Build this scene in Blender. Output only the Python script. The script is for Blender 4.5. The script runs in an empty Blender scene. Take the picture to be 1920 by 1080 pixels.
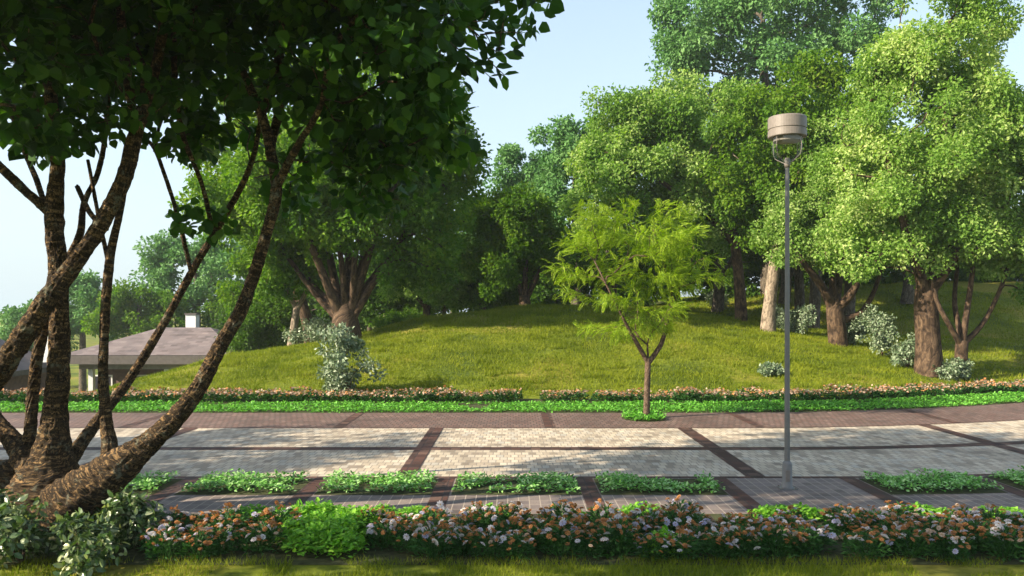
import bpy, math, random
import numpy as np
from mathutils import Vector

R = math.radians
scene = bpy.context.scene
COL = scene.collection
rng = np.random.default_rng(7)
random.seed(7)

# ------------------------------------------------------------------ camera frame
F, HZ, CH = 1500.0, 585.0, 2.2          # focal length and horizon in photo pixels, eye height


def P(px, py, d):
    """photo pixel at depth d -> world point"""
    return np.array([(px - 960) / F * d, d, CH - (py - HZ) / F * d])


def curve_off(x):
    x = np.asarray(x, float)
    return 0.028 * np.clip(x - 4.0, 0.0, 9.0) ** 2 + .2 * np.maximum(0.0, x - 13.0)


def smooth(t):
    t = np.clip(t, 0, 1)
    return t * t * (3 - 2 * t)


# ridge of the mound: x, depth, height, and the level the ground falls to behind it
RX = np.array([-60, -20, -13.5, -11.6, -10.8, -9.4, -7.1, -5.4, -3.5, -1.3, 0.9, 3.3, 5.9, 10, 16, 25, 60.])
RD = np.array([21.5, 21.5, 21.5, 21.7, 24.5, 27, 29.5, 31, 32.5, 33.5, 34.5, 35.5, 36.5, 36, 33, 31, 31.])
RZ = np.array([-.5, -.5, -.3, -.1, .24, .71, 1.08, 1.43, 1.92, 2.24, 2.38, 2.46, 2.36, 1.85, 1.1, .9, 1.0])
RB = np.array([-3.6, -3.6, -3.6, -3.6, -3.6, -3.6, -3.2, -2.0, -.6, .5, 1.3, 1.8, 2.2, 2.8, 3.6, 4.0, 4.4])


# -- value noise -------------------------------------------------------------
TAB = np.random.default_rng(3).random((64, 64))


def vnoise(u, v):
    u = np.asarray(u, float); v = np.asarray(v, float)
    iu = np.floor(u).astype(int); iv = np.floor(v).astype(int)
    fu = u - iu; fv = v - iv
    fu = fu * fu * (3 - 2 * fu); fv = fv * fv * (3 - 2 * fv)
    a = TAB[iu % 64, iv % 64]; b = TAB[(iu + 1) % 64, iv % 64]
    c = TAB[iu % 64, (iv + 1) % 64]; d = TAB[(iu + 1) % 64, (iv + 1) % 64]
    return (a * (1 - fu) + b * fu) * (1 - fv) + (c * (1 - fu) + d * fu) * fv


LAWN0 = 20.3


def tz(x, y):
    x = np.asarray(x, float); y = np.asarray(y, float)
    yy = y - curve_off(x)
    D = np.interp(x, RX, RD); Z = np.interp(x, RX, RZ); B = np.interp(x, RX, RB)
    t = np.clip((yy - LAWN0) / (D - LAWN0), 0, 1)
    front = Z * np.sin(t * math.pi / 2) ** 1.15
    back = Z + (B - Z) * smooth((yy - D) / 13.0)
    z = np.where(yy <= LAWN0, 0.0, np.where(yy < D, front, back))
    k = smooth((yy - 20.9) / 2.0)
    z = z + k * ((vnoise(x * .55 + 9, y * .55) - .5) * .16 + (vnoise(x * 1.7, y * 1.7 + 5) - .5) * .06)
    return z


def ground_at(px, py, d0=6.0, d1=70.0):
    """march the pixel's ray to the ground"""
    ds = np.linspace(d0, d1, 4000)
    x = (px - 960) / F * ds; z = CH - (py - HZ) / F * ds
    hit = np.nonzero(z <= tz(x, ds))[0]
    d = ds[hit[0]] if len(hit) else d1
    x = (px - 960) / F * d
    return np.array([x, d, float(tz(x, d))])


# ------------------------------------------------------------------ object helpers
def tag(o, label=None, cat=None, group=None, kind=None):
    if label: o['label'] = label
    if cat: o['category'] = cat
    if group: o['group'] = group
    if kind: o['kind'] = kind
    return o


def empty(name, loc, label, cat, group=None, rz=0.0):
    o = bpy.data.objects.new(name, None)
    o.empty_display_size = .2
    COL.objects.link(o)
    o.location = [float(c) for c in loc]
    o.rotation_euler = (0, 0, rz)
    return tag(o, label, cat, group)


def link(name, me, parent=None):
    o = bpy.data.objects.new(name, me)
    COL.objects.link(o)
    if parent is not None:
        o.parent = parent
    return o


def mesh_np(name, V, faces, mats, smooth_=False, uv=None, matidx=None):
    """faces: list of (k,n) int arrays, one per polygon size"""
    me = bpy.data.meshes.new(name)
    V = np.asarray(V, np.float32)
    me.vertices.add(len(V)); me.vertices.foreach_set('co', V.ravel())
    faces = [np.asarray(f, np.int32) for f in faces if len(f)]
    nl = sum(f.size for f in faces); nf = sum(len(f) for f in faces)
    me.loops.add(nl); me.polygons.add(nf)
    li = np.concatenate([f.ravel() for f in faces])
    tot = np.concatenate([np.full(len(f), f.shape[1], np.int32) for f in faces])
    st = np.concatenate([[0], np.cumsum(tot)[:-1]]).astype(np.int32)
    me.loops.foreach_set('vertex_index', li)
    me.polygons.foreach_set('loop_start', st)
    me.polygons.foreach_set('loop_total', tot)
    if matidx is not None:
        me.polygons.foreach_set('material_index', np.asarray(matidx, np.int32))
    me.polygons.foreach_set('use_smooth', np.full(nf, bool(smooth_)))
    if uv is not None:
        l = me.uv_layers.new(name='UVMap')
        l.data.foreach_set('uv', np.asarray(uv, np.float32)[li].ravel())
    me.update(calc_edges=True)
    me.validate()
    for m in (mats if isinstance(mats, (list, tuple)) else [mats]):
        me.materials.append(m)
    return me


class MB:
    """collects shapes, then becomes one mesh"""
    def __init__(s):
        s.V = []; s.Q = []; s.n = 0; s.T = []; s.uv = []

    def add(s, V, quads=(), tris=(), uv=None):
        V = np.asarray(V, float)
        if len(quads): s.Q.append(np.asarray(quads, int) + s.n)
        if len(tris): s.T.append(np.asarray(tris, int) + s.n)
        s.V.append(V); s.n += len(V)
        s.uv.append(np.zeros((len(V), 2)) if uv is None else np.asarray(uv, float))

    def box(s, c, size, rz=0.0, taper=1.0):
        x, y, z = [k / 2 for k in size]
        v = np.array([[-x, -y, -z], [x, -y, -z], [x, y, -z], [-x, y, -z],
                      [-x * taper, -y * taper, z], [x * taper, -y * taper, z], [x * taper, y * taper, z], [-x * taper, y * taper, z]])
        ca, sa = math.cos(rz), math.sin(rz)
        v = np.c_[v[:, 0] * ca - v[:, 1] * sa, v[:, 0] * sa + v[:, 1] * ca, v[:, 2]] + np.asarray(c, float)
        s.add(v, [[0, 3, 2, 1], [4, 5, 6, 7], [0, 1, 5, 4], [1, 2, 6, 5], [2, 3, 7, 6], [3, 0, 4, 7]])

    def lathe(s, prof, c=(0, 0, 0), n=32, close=True):
        a = np.arange(n) / n * 2 * math.pi
        V = []
        for r, z in prof:
            V.append(np.c_[r * np.cos(a), r * np.sin(a), np.full(n, z)])
        V = np.concatenate(V) + np.asarray(c, float)
        q = []
        for i in range(len(prof) - 1):
            for k in range(n):
                k2 = (k + 1) % n
                q.append([i * n + k, i * n + k2, (i + 1) * n + k2, (i + 1) * n + k])
        s.add(V, q)

    def tube(s, pts, rad, n=8, cap=True, disp=None):
        pts = np.asarray(pts, float); m = len(pts)
        rad = np.broadcast_to(np.asarray(rad, float), (m,))
        T = np.gradient(pts, axis=0); T /= np.linalg.norm(T, axis=1)[:, None] + 1e-9
        ref = np.array([1., 0, 0]) if abs(T[0][0]) < .8 else np.array([0, 1., 0])
        N = np.zeros_like(pts)
        v = ref - T[0] * ref.dot(T[0]); v /= np.linalg.norm(v)
        for i in range(m):
            v = v - T[i] * v.dot(T[i]); v /= np.linalg.norm(v) + 1e-9
            N[i] = v
        Bn = np.cross(T, N)
        a = np.arange(n) / n * 2 * math.pi
        rr = np.repeat(rad[:, None], n, 1)
        L = np.concatenate([[0], np.cumsum(np.linalg.norm(np.diff(pts, axis=0), axis=1))])
        if disp is not None:
            rr = rr + disp(a[None, :].repeat(m, 0), L[:, None].repeat(n, 1), rr)
        V = pts[:, None, :] + rr[:, :, None] * (np.cos(a)[None, :, None] * N[:, None, :] + np.sin(a)[None, :, None] * Bn[:, None, :])
        V = V.reshape(-1, 3)
        i = np.arange(m - 1)[:, None] * n; k = np.arange(n)[None, :]; k2 = (k + 1) % n
        q = np.stack([i + k, i + k2, i + n + k2, i + n + k], -1).reshape(-1, 4)
        uv = np.stack([a[None, :].repeat(m, 0) * rr, L[:, None].repeat(n, 1)], -1).reshape(-1, 2)
        t = []
        if cap:
            V = np.concatenate([V, [pts[-1] + T[-1] * rad[-1] * .5]])
            uv = np.concatenate([uv, [[0, L[-1]]]])
            b = (m - 1) * n; e = m * n
            t = [[b + kk, b + (kk + 1) % n, e] for kk in range(n)]
        s.add(V, q, t, uv)

    def mesh(s, name, mats, smooth_=False, matidx=None):
        V = np.concatenate(s.V)
        fs = []
        if s.Q: fs.append(np.concatenate(s.Q))
        if s.T: fs.append(np.concatenate(s.T))
        return mesh_np(name, V, fs, mats, smooth_, uv=np.concatenate(s.uv), matidx=matidx)

    def build(s, name, mat, parent=None, smooth_=False):
        return link(name, s.mesh(name, mat, smooth_), parent)


# ------------------------------------------------------------------ materials
def new_mat(name):
    m = bpy.data.materials.new(name); m.use_nodes = True
    nt = m.node_tree; nt.nodes.clear()
    out = nt.nodes.new('ShaderNodeOutputMaterial')
    return m, nt, out


def ramp(nt, stops, fac):
    r = nt.nodes.new('ShaderNodeValToRGB')
    el = r.color_ramp.elements
    while len(el) < len(stops): el.new(.5)
    for e, (p, c) in zip(el, stops):
        e.position = p; e.color = (*c, 1)
    if fac is not None: nt.links.new(fac, r.inputs[0])
    return r


def leaf_mat(name, cols, transl=.35, rough=.55, spec=.15, tcol=None, large=.0):
    """leaves: each leaf its own tone out of the ramp; thin, so some light comes through"""
    m, nt, out = new_mat(name)
    g = nt.nodes.new('ShaderNodeNewGeometry')
    n = len(cols)
    fac = g.outputs['Random Per Island']
    if large:
        tc = nt.nodes.new('ShaderNodeTexCoord')
        nz = nt.nodes.new('ShaderNodeTexNoise'); nz.inputs['Scale'].default_value = large; nz.inputs['Detail'].default_value = 1
        nt.links.new(tc.outputs['Object'], nz.inputs['Vector'])
        mr = nt.nodes.new('ShaderNodeMapRange'); mr.inputs[1].default_value = .3; mr.inputs[2].default_value = .7
        nt.links.new(nz.outputs['Fac'], mr.inputs[0])
        mx = nt.nodes.new('ShaderNodeMath'); mx.operation = 'MULTIPLY_ADD'
        nt.links.new(mr.outputs[0], mx.inputs[0]); mx.inputs[1].default_value = .5
        hf = nt.nodes.new('ShaderNodeMath'); hf.operation = 'MULTIPLY'; hf.inputs[1].default_value = .5
        nt.links.new(fac, hf.inputs[0]); nt.links.new(hf.outputs[0], mx.inputs[2])
        fac = mx.outputs[0]
    r = ramp(nt, [(i / (n - 1), c) for i, c in enumerate(cols)], fac)
    p = nt.nodes.new('ShaderNodeBsdfPrincipled')
    p.inputs['Roughness'].default_value = rough
    p.inputs['Specular IOR Level'].default_value = spec
    nt.links.new(r.outputs[0], p.inputs['Base Color'])
    t = nt.nodes.new('ShaderNodeBsdfTranslucent')
    hs = nt.nodes.new('ShaderNodeMix'); hs.data_type = 'RGBA'; hs.blend_type = 'MULTIPLY'
    hs.inputs[0].default_value = 1
    nt.links.new(r.outputs[0], hs.inputs[6]); hs.inputs[7].default_value = (*(tcol or (1.1, 1.25, .35)), 1)
    nt.links.new(hs.outputs[2], t.inputs['Color'])
    mix = nt.nodes.new('ShaderNodeMixShader'); mix.inputs[0].default_value = transl
    nt.links.new(p.outputs[0], mix.inputs[1]); nt.links.new(t.outputs[0], mix.inputs[2])
    nt.links.new(mix.outputs[0], out.inputs['Surface'])
    return m


def plain_mat(name, col, rough=.7, spec=.3, noise=0.15, scale=6.0, metallic=0.0, bump=0.0, stretch=(1, 1, 1)):
    m, nt, out = new_mat(name)
    p = nt.nodes.new('ShaderNodeBsdfPrincipled')
    p.inputs['Roughness'].default_value = rough; p.inputs['Specular IOR Level'].default_value = spec
    p.inputs['Metallic'].default_value = metallic
    tc = nt.nodes.new('ShaderNodeTexCoord'); mp = nt.nodes.new('ShaderNodeMapping')
    mp.inputs['Scale'].default_value = stretch
    nt.links.new(tc.outputs['Object'], mp.inputs[0])
    nz = nt.nodes.new('ShaderNodeTexNoise'); nz.inputs['Scale'].default_value = scale; nz.inputs['Detail'].default_value = 5
    nt.links.new(mp.outputs[0], nz.inputs['Vector'])
    c = np.array(col)
    r = ramp(nt, [(.3, tuple(c * (1 - noise))), (.7, tuple(np.minimum(1, c * (1 + noise))))], nz.outputs['Fac'])
    nt.links.new(r.outputs[0], p.inputs['Base Color'])
    if bump:
        b = nt.nodes.new('ShaderNodeBump'); b.inputs['Strength'].default_value = bump; b.inputs['Distance'].default_value = .02
        nt.links.new(nz.outputs['Fac'], b.inputs['Height']); nt.links.new(b.outputs[0], p.inputs['Normal'])
    nt.links.new(p.outputs[0], out.inputs['Surface'])
    return m


def bark_mat(name, dark, mid, light, su=9.0, sv=30.0, bump=.9, uv=True, dist=.03):
    """bark in cracked plates running across (UV: metres round, metres along)"""
    m, nt, out = new_mat(name)
    p = nt.nodes.new('ShaderNodeBsdfPrincipled'); p.inputs['Roughness'].default_value = .85
    p.inputs['Specular IOR Level'].default_value = .2
    tc = nt.nodes.new('ShaderNodeTexCoord'); mp = nt.nodes.new('ShaderNodeMapping')
    nt.links.new(tc.outputs['UV' if uv else 'Object'], mp.inputs[0])
    mp.inputs['Scale'].default_value = (su, sv, 1) if uv else (su, su, sv)
    n1 = nt.nodes.new('ShaderNodeTexNoise'); n1.inputs['Scale'].default_value = 1; n1.inputs['Detail'].default_value = 6
    n1.inputs['Distortion'].default_value = .8; n1.inputs['Roughness'].default_value = .65
    nt.links.new(mp.outputs[0], n1.inputs['Vector'])
    n2 = nt.nodes.new('ShaderNodeTexNoise'); n2.inputs['Scale'].default_value = .22; n2.inputs['Detail'].default_value = 3
    nt.links.new(mp.outputs[0], n2.inputs['Vector'])
    r = ramp(nt, [(.36, dark), (.52, mid), (.70, light)], n1.outputs['Fac'])
    r2 = ramp(nt, [(.35, (.75, .7, .65)), (.65, (1.1, 1.05, 1.0))], n2.outputs['Fac'])
    mx = nt.nodes.new('ShaderNodeMix'); mx.data_type = 'RGBA'; mx.blend_type = 'MULTIPLY'; mx.inputs[0].default_value = 1
    nt.links.new(r.outputs[0], mx.inputs[6]); nt.links.new(r2.outputs[0], mx.inputs[7])
    nt.links.new(mx.outputs[2], p.inputs['Base Color'])
    b = nt.nodes.new('ShaderNodeBump'); b.inputs['Strength'].default_value = bump; b.inputs['Distance'].default_value = dist
    nt.links.new(n1.outputs['Fac'], b.inputs['Height']); nt.links.new(b.outputs[0], p.inputs['Normal'])
    nt.links.new(p.outputs[0], out.inputs['Surface'])
    return m


def paver_mat(name, tones, joint, bw, bh, offset=.5, rough=.75, seed=0.0, jw=.008, spec=.35, bump=.35):
    """small block pavers over UVs in metres: a tone per block, worn patches, recessed joints"""
    m, nt, out = new_mat(name)
    L = nt.links.new
    p = nt.nodes.new('ShaderNodeBsdfPrincipled'); p.inputs['Specular IOR Level'].default_value = spec
    tc = nt.nodes.new('ShaderNodeTexCoord'); mp = nt.nodes.new('ShaderNodeMapping')
    L(tc.outputs['UV'], mp.inputs[0]); mp.inputs['Location'].default_value = (40 + seed, 40 + seed, 0)
    br = nt.nodes.new('ShaderNodeTexBrick')
    br.offset = offset; br.squash = 1
    br.inputs['Scale'].default_value = 1; br.inputs['Mortar Size'].default_value = jw
    br.inputs['Mortar Smooth'].default_value = .3
    br.inputs['Brick Width'].default_value = bw; br.inputs['Row Height'].default_value = bh
    br.inputs['Color1'].default_value = (0, 0, 0, 1); br.inputs['Color2'].default_value = (1, 1, 1, 1)
    br.inputs['Mortar'].default_value = (.5, .5, .5, 1)
    L(mp.outputs[0], br.inputs['Vector'])
    n = len(tones)
    r = ramp(nt, [(i / (n - 1), c) for i, c in enumerate(tones)], br.outputs['Color'])
    nz = nt.nodes.new('ShaderNodeTexNoise'); nz.inputs['Scale'].default_value = .9; nz.inputs['Detail'].default_value = 6
    nz.inputs['Roughness'].default_value = .6
    L(tc.outputs['UV'], nz.inputs['Vector'])
    r2 = ramp(nt, [(.3, (.55, .55, .56)), (.47, (.9, .9, .9)), (.6, (1, 1, 1)), (.78, (1.1, 1.06, 1.0))], nz.outputs['Fac'])
    n3 = nt.nodes.new('ShaderNodeTexNoise'); n3.inputs['Scale'].default_value = 55; n3.inputs['Detail'].default_value = 3
    L(tc.outputs['UV'], n3.inputs['Vector'])
    r3 = ramp(nt, [(.3, (.8, .8, .8)), (.7, (1.1, 1.1, 1.1))], n3.outputs['Fac'])
    m1 = nt.nodes.new('ShaderNodeMix'); m1.data_type = 'RGBA'; m1.blend_type = 'MULTIPLY'; m1.inputs[0].default_value = 1
    L(r.outputs[0], m1.inputs[6]); L(r2.outputs[0], m1.inputs[7])
    m2 = nt.nodes.new('ShaderNodeMix'); m2.data_type = 'RGBA'; m2.blend_type = 'MULTIPLY'; m2.inputs[0].default_value = 1
    L(m1.outputs[2], m2.inputs[6]); L(r3.outputs[0], m2.inputs[7])
    mj = nt.nodes.new('ShaderNodeMix'); mj.data_type = 'RGBA'
    L(br.outputs['Fac'], mj.inputs[0]); L(m2.outputs[2], mj.inputs[6]); mj.inputs[7].default_value = (*joint, 1)
    L(mj.outputs[2], p.inputs['Base Color'])
    rr = nt.nodes.new('ShaderNodeMapRange'); L(nz.outputs['Fac'], rr.inputs[0])
    rr.inputs[3].default_value = rough - .12; rr.inputs[4].default_value = rough + .12
    L(rr.outputs[0], p.inputs['Roughness'])
    inv = nt.nodes.new('ShaderNodeMath'); inv.operation = 'MULTIPLY_ADD'; inv.inputs[1].default_value = -1
    L(br.outputs['Fac'], inv.inputs[0]); L(n3.outputs['Fac'], inv.inputs[2])
    b = nt.nodes.new('ShaderNodeBump'); b.inputs['Strength'].default_value = bump; b.inputs['Distance'].default_value = .006
    L(inv.outputs[0], b.inputs['Height']); L(b.outputs[0], p.inputs['Normal'])
    L(p.outputs[0], out.inputs['Surface'])
    return m


def ground_mat():
    m, nt, out = new_mat('lawn_ground')
    L = nt.links.new
    p = nt.nodes.new('ShaderNodeBsdfPrincipled'); p.inputs['Roughness'].default_value = .95
    p.inputs['Specular IOR Level'].default_value = .1
    tc = nt.nodes.new('ShaderNodeTexCoord')
    n1 = nt.nodes.new('ShaderNodeTexNoise'); n1.inputs['Scale'].default_value = .35; n1.inputs['Detail'].default_value = 6
    n2 = nt.nodes.new('ShaderNodeTexNoise'); n2.inputs['Scale'].default_value = 9; n2.inputs['Detail'].default_value = 4
    L(tc.outputs['Object'], n1.inputs['Vector']); L(tc.outputs['Object'], n2.inputs['Vector'])
    r1 = ramp(nt, [(.36, (.06, .085, .012)), (.5, (.125, .15, .014)), (.63, (.19, .17, .03))], n1.outputs['Fac'])
    r2 = ramp(nt, [(.35, (.62, .65, .55)), (.6, (1.1, 1.1, 1.05))], n2.outputs['Fac'])
    mx = nt.nodes.new('ShaderNodeMix'); mx.data_type = 'RGBA'; mx.blend_type = 'MULTIPLY'; mx.inputs[0].default_value = 1
    L(r1.outputs[0], mx.inputs[6]); L(r2.outputs[0], mx.inputs[7]); L(mx.outputs[2], p.inputs['Base Color'])
    b = nt.nodes.new('ShaderNodeBump'); b.inputs['Strength'].default_value = .6; b.inputs['Distance'].default_value = .05
    L(n2.outputs['Fac'], b.inputs['Height']); L(b.outputs[0], p.inputs['Normal'])
    L(p.outputs[0], out.inputs['Surface'])
    return m


def glass_mat():
    m, nt, out = new_mat('lamp_glass')
    t = nt.nodes.new('ShaderNodeBsdfTransparent'); t.inputs[0].default_value = (.93, .95, .93, 1)
    g = nt.nodes.new('ShaderNodeBsdfGlossy'); g.inputs['Roughness'].default_value = .12
    mx = nt.nodes.new('ShaderNodeMixShader'); mx.inputs[0].default_value = .05
    nt.links.new(t.outputs[0], mx.inputs[1]); nt.links.new(g.outputs[0], mx.inputs[2])
    nt.links.new(mx.outputs[0], out.inputs['Surface'])
    return m


M = {}
M['ground'] = ground_mat()
M['soil'] = plain_mat('soil', (.05, .055, .025), .95, .1, .4, 14, bump=.5)
M['road'] = paver_mat('pale_pavers', [(.24, .195, .145), (.40, .33, .245), (.455, .385, .285), (.53, .45, .34), (.38, .35, .29)],
                      (.20, .17, .14), .11, .21, .5)
M['near'] = paver_mat('grey_brown_pavers', [(.125, .098, .086), (.175, .138, .12), (.15, .12, .112), (.215, .172, .148)],
                      (.30, .25, .20), .125, .2, .0, seed=3.3, jw=.006)
M['far'] = paver_mat('red_brown_pavers', [(.11, .066, .053), (.155, .092, .074), (.13, .088, .075), (.19, .122, .098)],
                     (.055, .038, .03), .115, .2, .5, seed=7.7, jw=.012)
M['band'] = paver_mat('dark_brown_pavers', [(.030, .014, .010), (.085, .034, .022), (.045, .022, .016), (.13, .07, .05)],
                      (.03, .02, .018), .16, .2, .0, seed=1.3)
M['lamp'] = plain_mat('lamp_paint', (.165, .142, .122), .5, .4, .08, 30)
M['pole'] = plain_mat('pole_paint', (.135, .132, .126), .45, .45, .08, 20)
M['glass'] = glass_mat()
def add_lichen(m):
    nt = m.node_tree; p = [n for n in nt.nodes if n.type == 'BSDF_PRINCIPLED'][0]
    src = p.inputs['Base Color'].links[0].from_socket
    tc = nt.nodes.new('ShaderNodeTexCoord')
    nz = nt.nodes.new('ShaderNodeTexNoise'); nz.inputs['Scale'].default_value = 7; nz.inputs['Detail'].default_value = 8; nz.inputs['Roughness'].default_value = .75
    nt.links.new(tc.outputs['Object'], nz.inputs['Vector'])
    r = ramp(nt, [(.56, (0, 0, 0)), (.64, (.75, .75, .75))], nz.outputs['Fac'])
    mx = nt.nodes.new('ShaderNodeMix'); mx.data_type = 'RGBA'
    nt.links.new(r.outputs[0], mx.inputs[0]); nt.links.new(src, mx.inputs[6]); mx.inputs[7].default_value = (.20, .20, .14, 1)
    nt.links.new(mx.outputs[2], p.inputs['Base Color'])
    return m


M['fg_bark'] = bark_mat('scaly_bark', (.008, .006, .004), (.052, .034, .017), (.46, .30, .14), 19, 27, 1.0, dist=.05)
add_lichen(M['fg_bark'])
M['bark'] = bark_mat('brown_bark', (.018, .012, .008), (.07, .047, .03), (.17, .118, .075), 9, 4, 1.0)
M['bark_pale'] = bark_mat('pale_bark', (.08, .067, .05), (.24, .20, .155), (.38, .33, .255), 11, 5, .9)
M['bark_grey'] = bark_mat('grey_bark', (.03, .026, .02), (.10, .085, .065), (.2, .17, .13), 11, 5, .8)
M['bark_small'] = bark_mat('young_bark', (.03, .02, .014), (.10, .07, .05), (.2, .15, .11), 30, 20, .6)

M['fg_leaf'] = leaf_mat('fg_leaf', [(.012, .040, .004), (.022, .07, .006), (.04, .11, .011), (.085, .18, .02)], .4, .5, .15)
M['leaf_dark'] = leaf_mat('leaf_dark', [(.02, .06, .006), (.05, .115, .010), (.10, .18, .016)], .42, large=.5)
M['leaf_mid'] = leaf_mat('leaf_mid', [(.035, .10, .007), (.085, .18, .012), (.18, .27, .025)], .45, large=.6)
M['leaf_olive'] = leaf_mat('leaf_olive', [(.035, .10, .009), (.09, .19, .016), (.21, .32, .034)], .45, large=.6)
M['leaf_gold'] = leaf_mat('leaf_gold', [(.06, .13, .006), (.15, .25, .012), (.28, .36, .03)], .5, large=.6)
M['leaf_pale'] = leaf_mat('leaf_pale', [(.065, .15, .018), (.19, .325, .055), (.54, .61, .25)], .45, large=.6)
M['leaf_pale2'] = leaf_mat('leaf_pale2', [(.06, .145, .018), (.165, .29, .05), (.45, .54, .21)], .45, large=.6)
M['leaf_blue'] = leaf_mat('leaf_blue', [(.045, .13, .035), (.10, .23, .06), (.22, .38, .14)], .32, tcol=(1.0, 1.1, .8), large=.4)
M['leaf_lime'] = leaf_mat('leaf_lime', [(.10, .19, .007), (.20, .31, .012), (.36, .46, .04)], .42, .5, .25)
M['leaf_shrub'] = leaf_mat('leaf_shrub', [(.07, .12, .055), (.15, .21, .11), (.32, .38, .25)], .25, .4, .4, tcol=(1, 1, .8))
M['leaf_gloss'] = leaf_mat('leaf_gloss', [(.022, .05, .013), (.045, .09, .022), (.10, .16, .05), (.40, .43, .24)], .2, .3, .5)
M['cover'] = leaf_mat('cover', [(.045, .16, .014), (.095, .30, .028), (.2, .48, .07)], .3, .5, .25)
M['cover_pale'] = leaf_mat('cover_pale', [(.06, .2, .022), (.16, .39, .06), (.4, .6, .26)], .25, .5, .3, tcol=(1, 1.1, .8))
M['cover_lime'] = leaf_mat('cover_lime', [(.08, .25, .015), (.15, .37, .025), (.26, .47, .06)], .35, .5, .25)
M['flower_leaf'] = leaf_mat('flower_leaf', [(.016, .06, .014), (.03, .10, .02), (.055, .15, .035)], .25, .5, .25)
M['grass'] = leaf_mat('grass', [(.075, .115, .006), (.155, .195, .012), (.24, .26, .02)], .35, .6, .12, large=.9)
M['white_petal'] = leaf_mat('white_petal', [(.5, .47, .49), (.68, .65, .64)], .3, .6, .2, tcol=(1, 1, 1))
M['pale_petal'] = leaf_mat('pale_petal', [(.40, .28, .19), (.56, .43, .33)], .3, .6, .2, tcol=(1, 1, 1))
M['lilac_petal'] = leaf_mat('lilac_petal', [(.38, .37, .50), (.5, .49, .6)], .3, .6, .2, tcol=(1, 1, 1))
M['orange_petal'] = leaf_mat('orange_petal', [(.28, .12, .04), (.54, .26, .10)], .3, .6, .2, tcol=(1, .9, .6))
M['dusty_petal'] = leaf_mat('dusty_petal', [(.24, .15, .10), (.38, .27, .19)], .3, .6, .2, tcol=(1, 1, 1))
M['yolk'] = plain_mat('yolk', (.35, .2, .03), .8, .2, .2, 60)
M['roof'] = paver_mat('roof_tiles', [(.105, .082, .078), (.17, .135, .128), (.135, .11, .107), (.21, .17, .16)], (.14, .1, .1), .4, .3, .5, bump=.5)
M['fascia'] = plain_mat('fascia', (.085, .074, .066), .7)
M['cream'] = plain_mat('cream_render', (.24, .215, .195), .8)
M['brick'] = plain_mat('brown_wall', (.12, .07, .055), .85, noise=.25, scale=5)
M['white'] = plain_mat('white_paint', (.62, .62, .62), .7, noise=.06)
M['window'] = plain_mat('dark_window', (.03, .03, .035), .15, .5)

# ------------------------------------------------------------------ setting: ground and paving


def axis(a, b, step, lo, hi, grow=1.25):
    out = list(np.arange(a, b + 1e-6, step))
    s = step; v = out[-1]
    while v < hi:
        s *= grow; v += s; out.append(v)
    s = step; v = a; left = []
    while v > lo:
        s *= grow; v -= s; left.append(v)
    return np.array(left[::-1] + out)


gx = axis(-26, 30, .3, -2500, 2500); gy = axis(2, 62, .3, -300, 3000)
X, Y = np.meshgrid(gx, gy)
Zg = tz(X, Y)
V = np.stack([X, Y, Zg], -1).reshape(-1, 3)
nx, ny = len(gx), len(gy)
ii, jj = np.meshgrid(np.arange(nx - 1), np.arange(ny - 1))
b0 = (jj * nx + ii).ravel()
g = link('ground', mesh_np('ground', V, [np.stack([b0, b0 + 1, b0 + nx + 1, b0 + nx], -1)], M['ground'], True))
tag(g, kind='structure')


def sheet(x0, x1, y0, y1, z, name, mat, mb=None, n=None):
    """strip of paving that follows the bend of the promenade; UVs in metres"""
    n = n or max(2, int(abs(x1 - x0) / .5) + 1)
    xs = np.linspace(x0, x1, n)
    c = curve_off(xs)
    V = np.concatenate([np.c_[xs, y0 + c, np.full(n, z)], np.c_[xs, y1 + c, np.full(n, z)]])
    uv = np.concatenate([np.c_[xs, np.full(n, y0)], np.c_[xs, np.full(n, y1)]])
    k = np.arange(n - 1)
    q = np.stack([k, k + 1, n + k + 1, n + k], -1)
    own = mb is None
    mb = mb or MB()
    mb.add(V, q, uv=uv)
    if own:
        o = mb.build(name, mat); tag(o, kind='structure'); return o


W0, W1 = -34, 34
N0, N1, R1, F1, G1 = 8.70, 10.62, 15.12, 17.4, 19.3
sheet(W0, W1, 6.95, N0, .004, 'soil', M['soil'])
sheet(W0, W1, N0, N1, .006, 'pavement', M['near'])
sheet(W0, W1, N1, R1, .006, 'path', M['road'])
sheet(W0, W1, R1, F1, .006, 'pavement', M['far'])
sheet(W0, W1, F1, 20.25, .004, 'soil', M['soil'])
mb = MB()
ZB = .010
NB = [-9.5, -7.7, -5.95, -4.2, -2.5, -.86, .95, 2.72, 4.42, 6.15, 7.9, 9.7, 11.5, 13.3]
for x in NB:
    sheet(x - .105, x + .105, N0, N1 - .05, ZB, '', None, mb, 2)
sheet(W0, W1, N1 - .05, N1 + .04, ZB, '', None, mb)
sheet(W0, W1, 12.72, 12.98, ZB, '', None, mb)
for x in (-15.3, -10.7, -6.05, -1.42, 3.25, 8.0, 12.7, 17.4, 22):
    sheet(x - .13, x + .13, N1 + .045, 12.715, ZB, '', None, mb, 2)
    sheet(x - .13, x + .13, 12.985, R1 - .025, ZB, '', None, mb, 2)
sheet(W0, W1, R1 - .02, R1 + .05, ZB, '', None, mb)
for x in (-15.5, -11.45, -7.4, -3.3, .72, 4.75, 8.8, 12.9, 17):
    sheet(x - .10, x + .10, R1 + .055, F1, ZB, '', None, mb, 2)
tag(mb.build('paving_band', M['band']), kind='structure')

# ------------------------------------------------------------------ leaf scattering


def T_leaf(w=.5, fold=.12):
    return np.array([[0, 0, 0], [-w / 2, .45, fold], [0, 1, -.05], [w / 2, .45, fold]]), np.array([[0, 3, 2, 1]])


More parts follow.
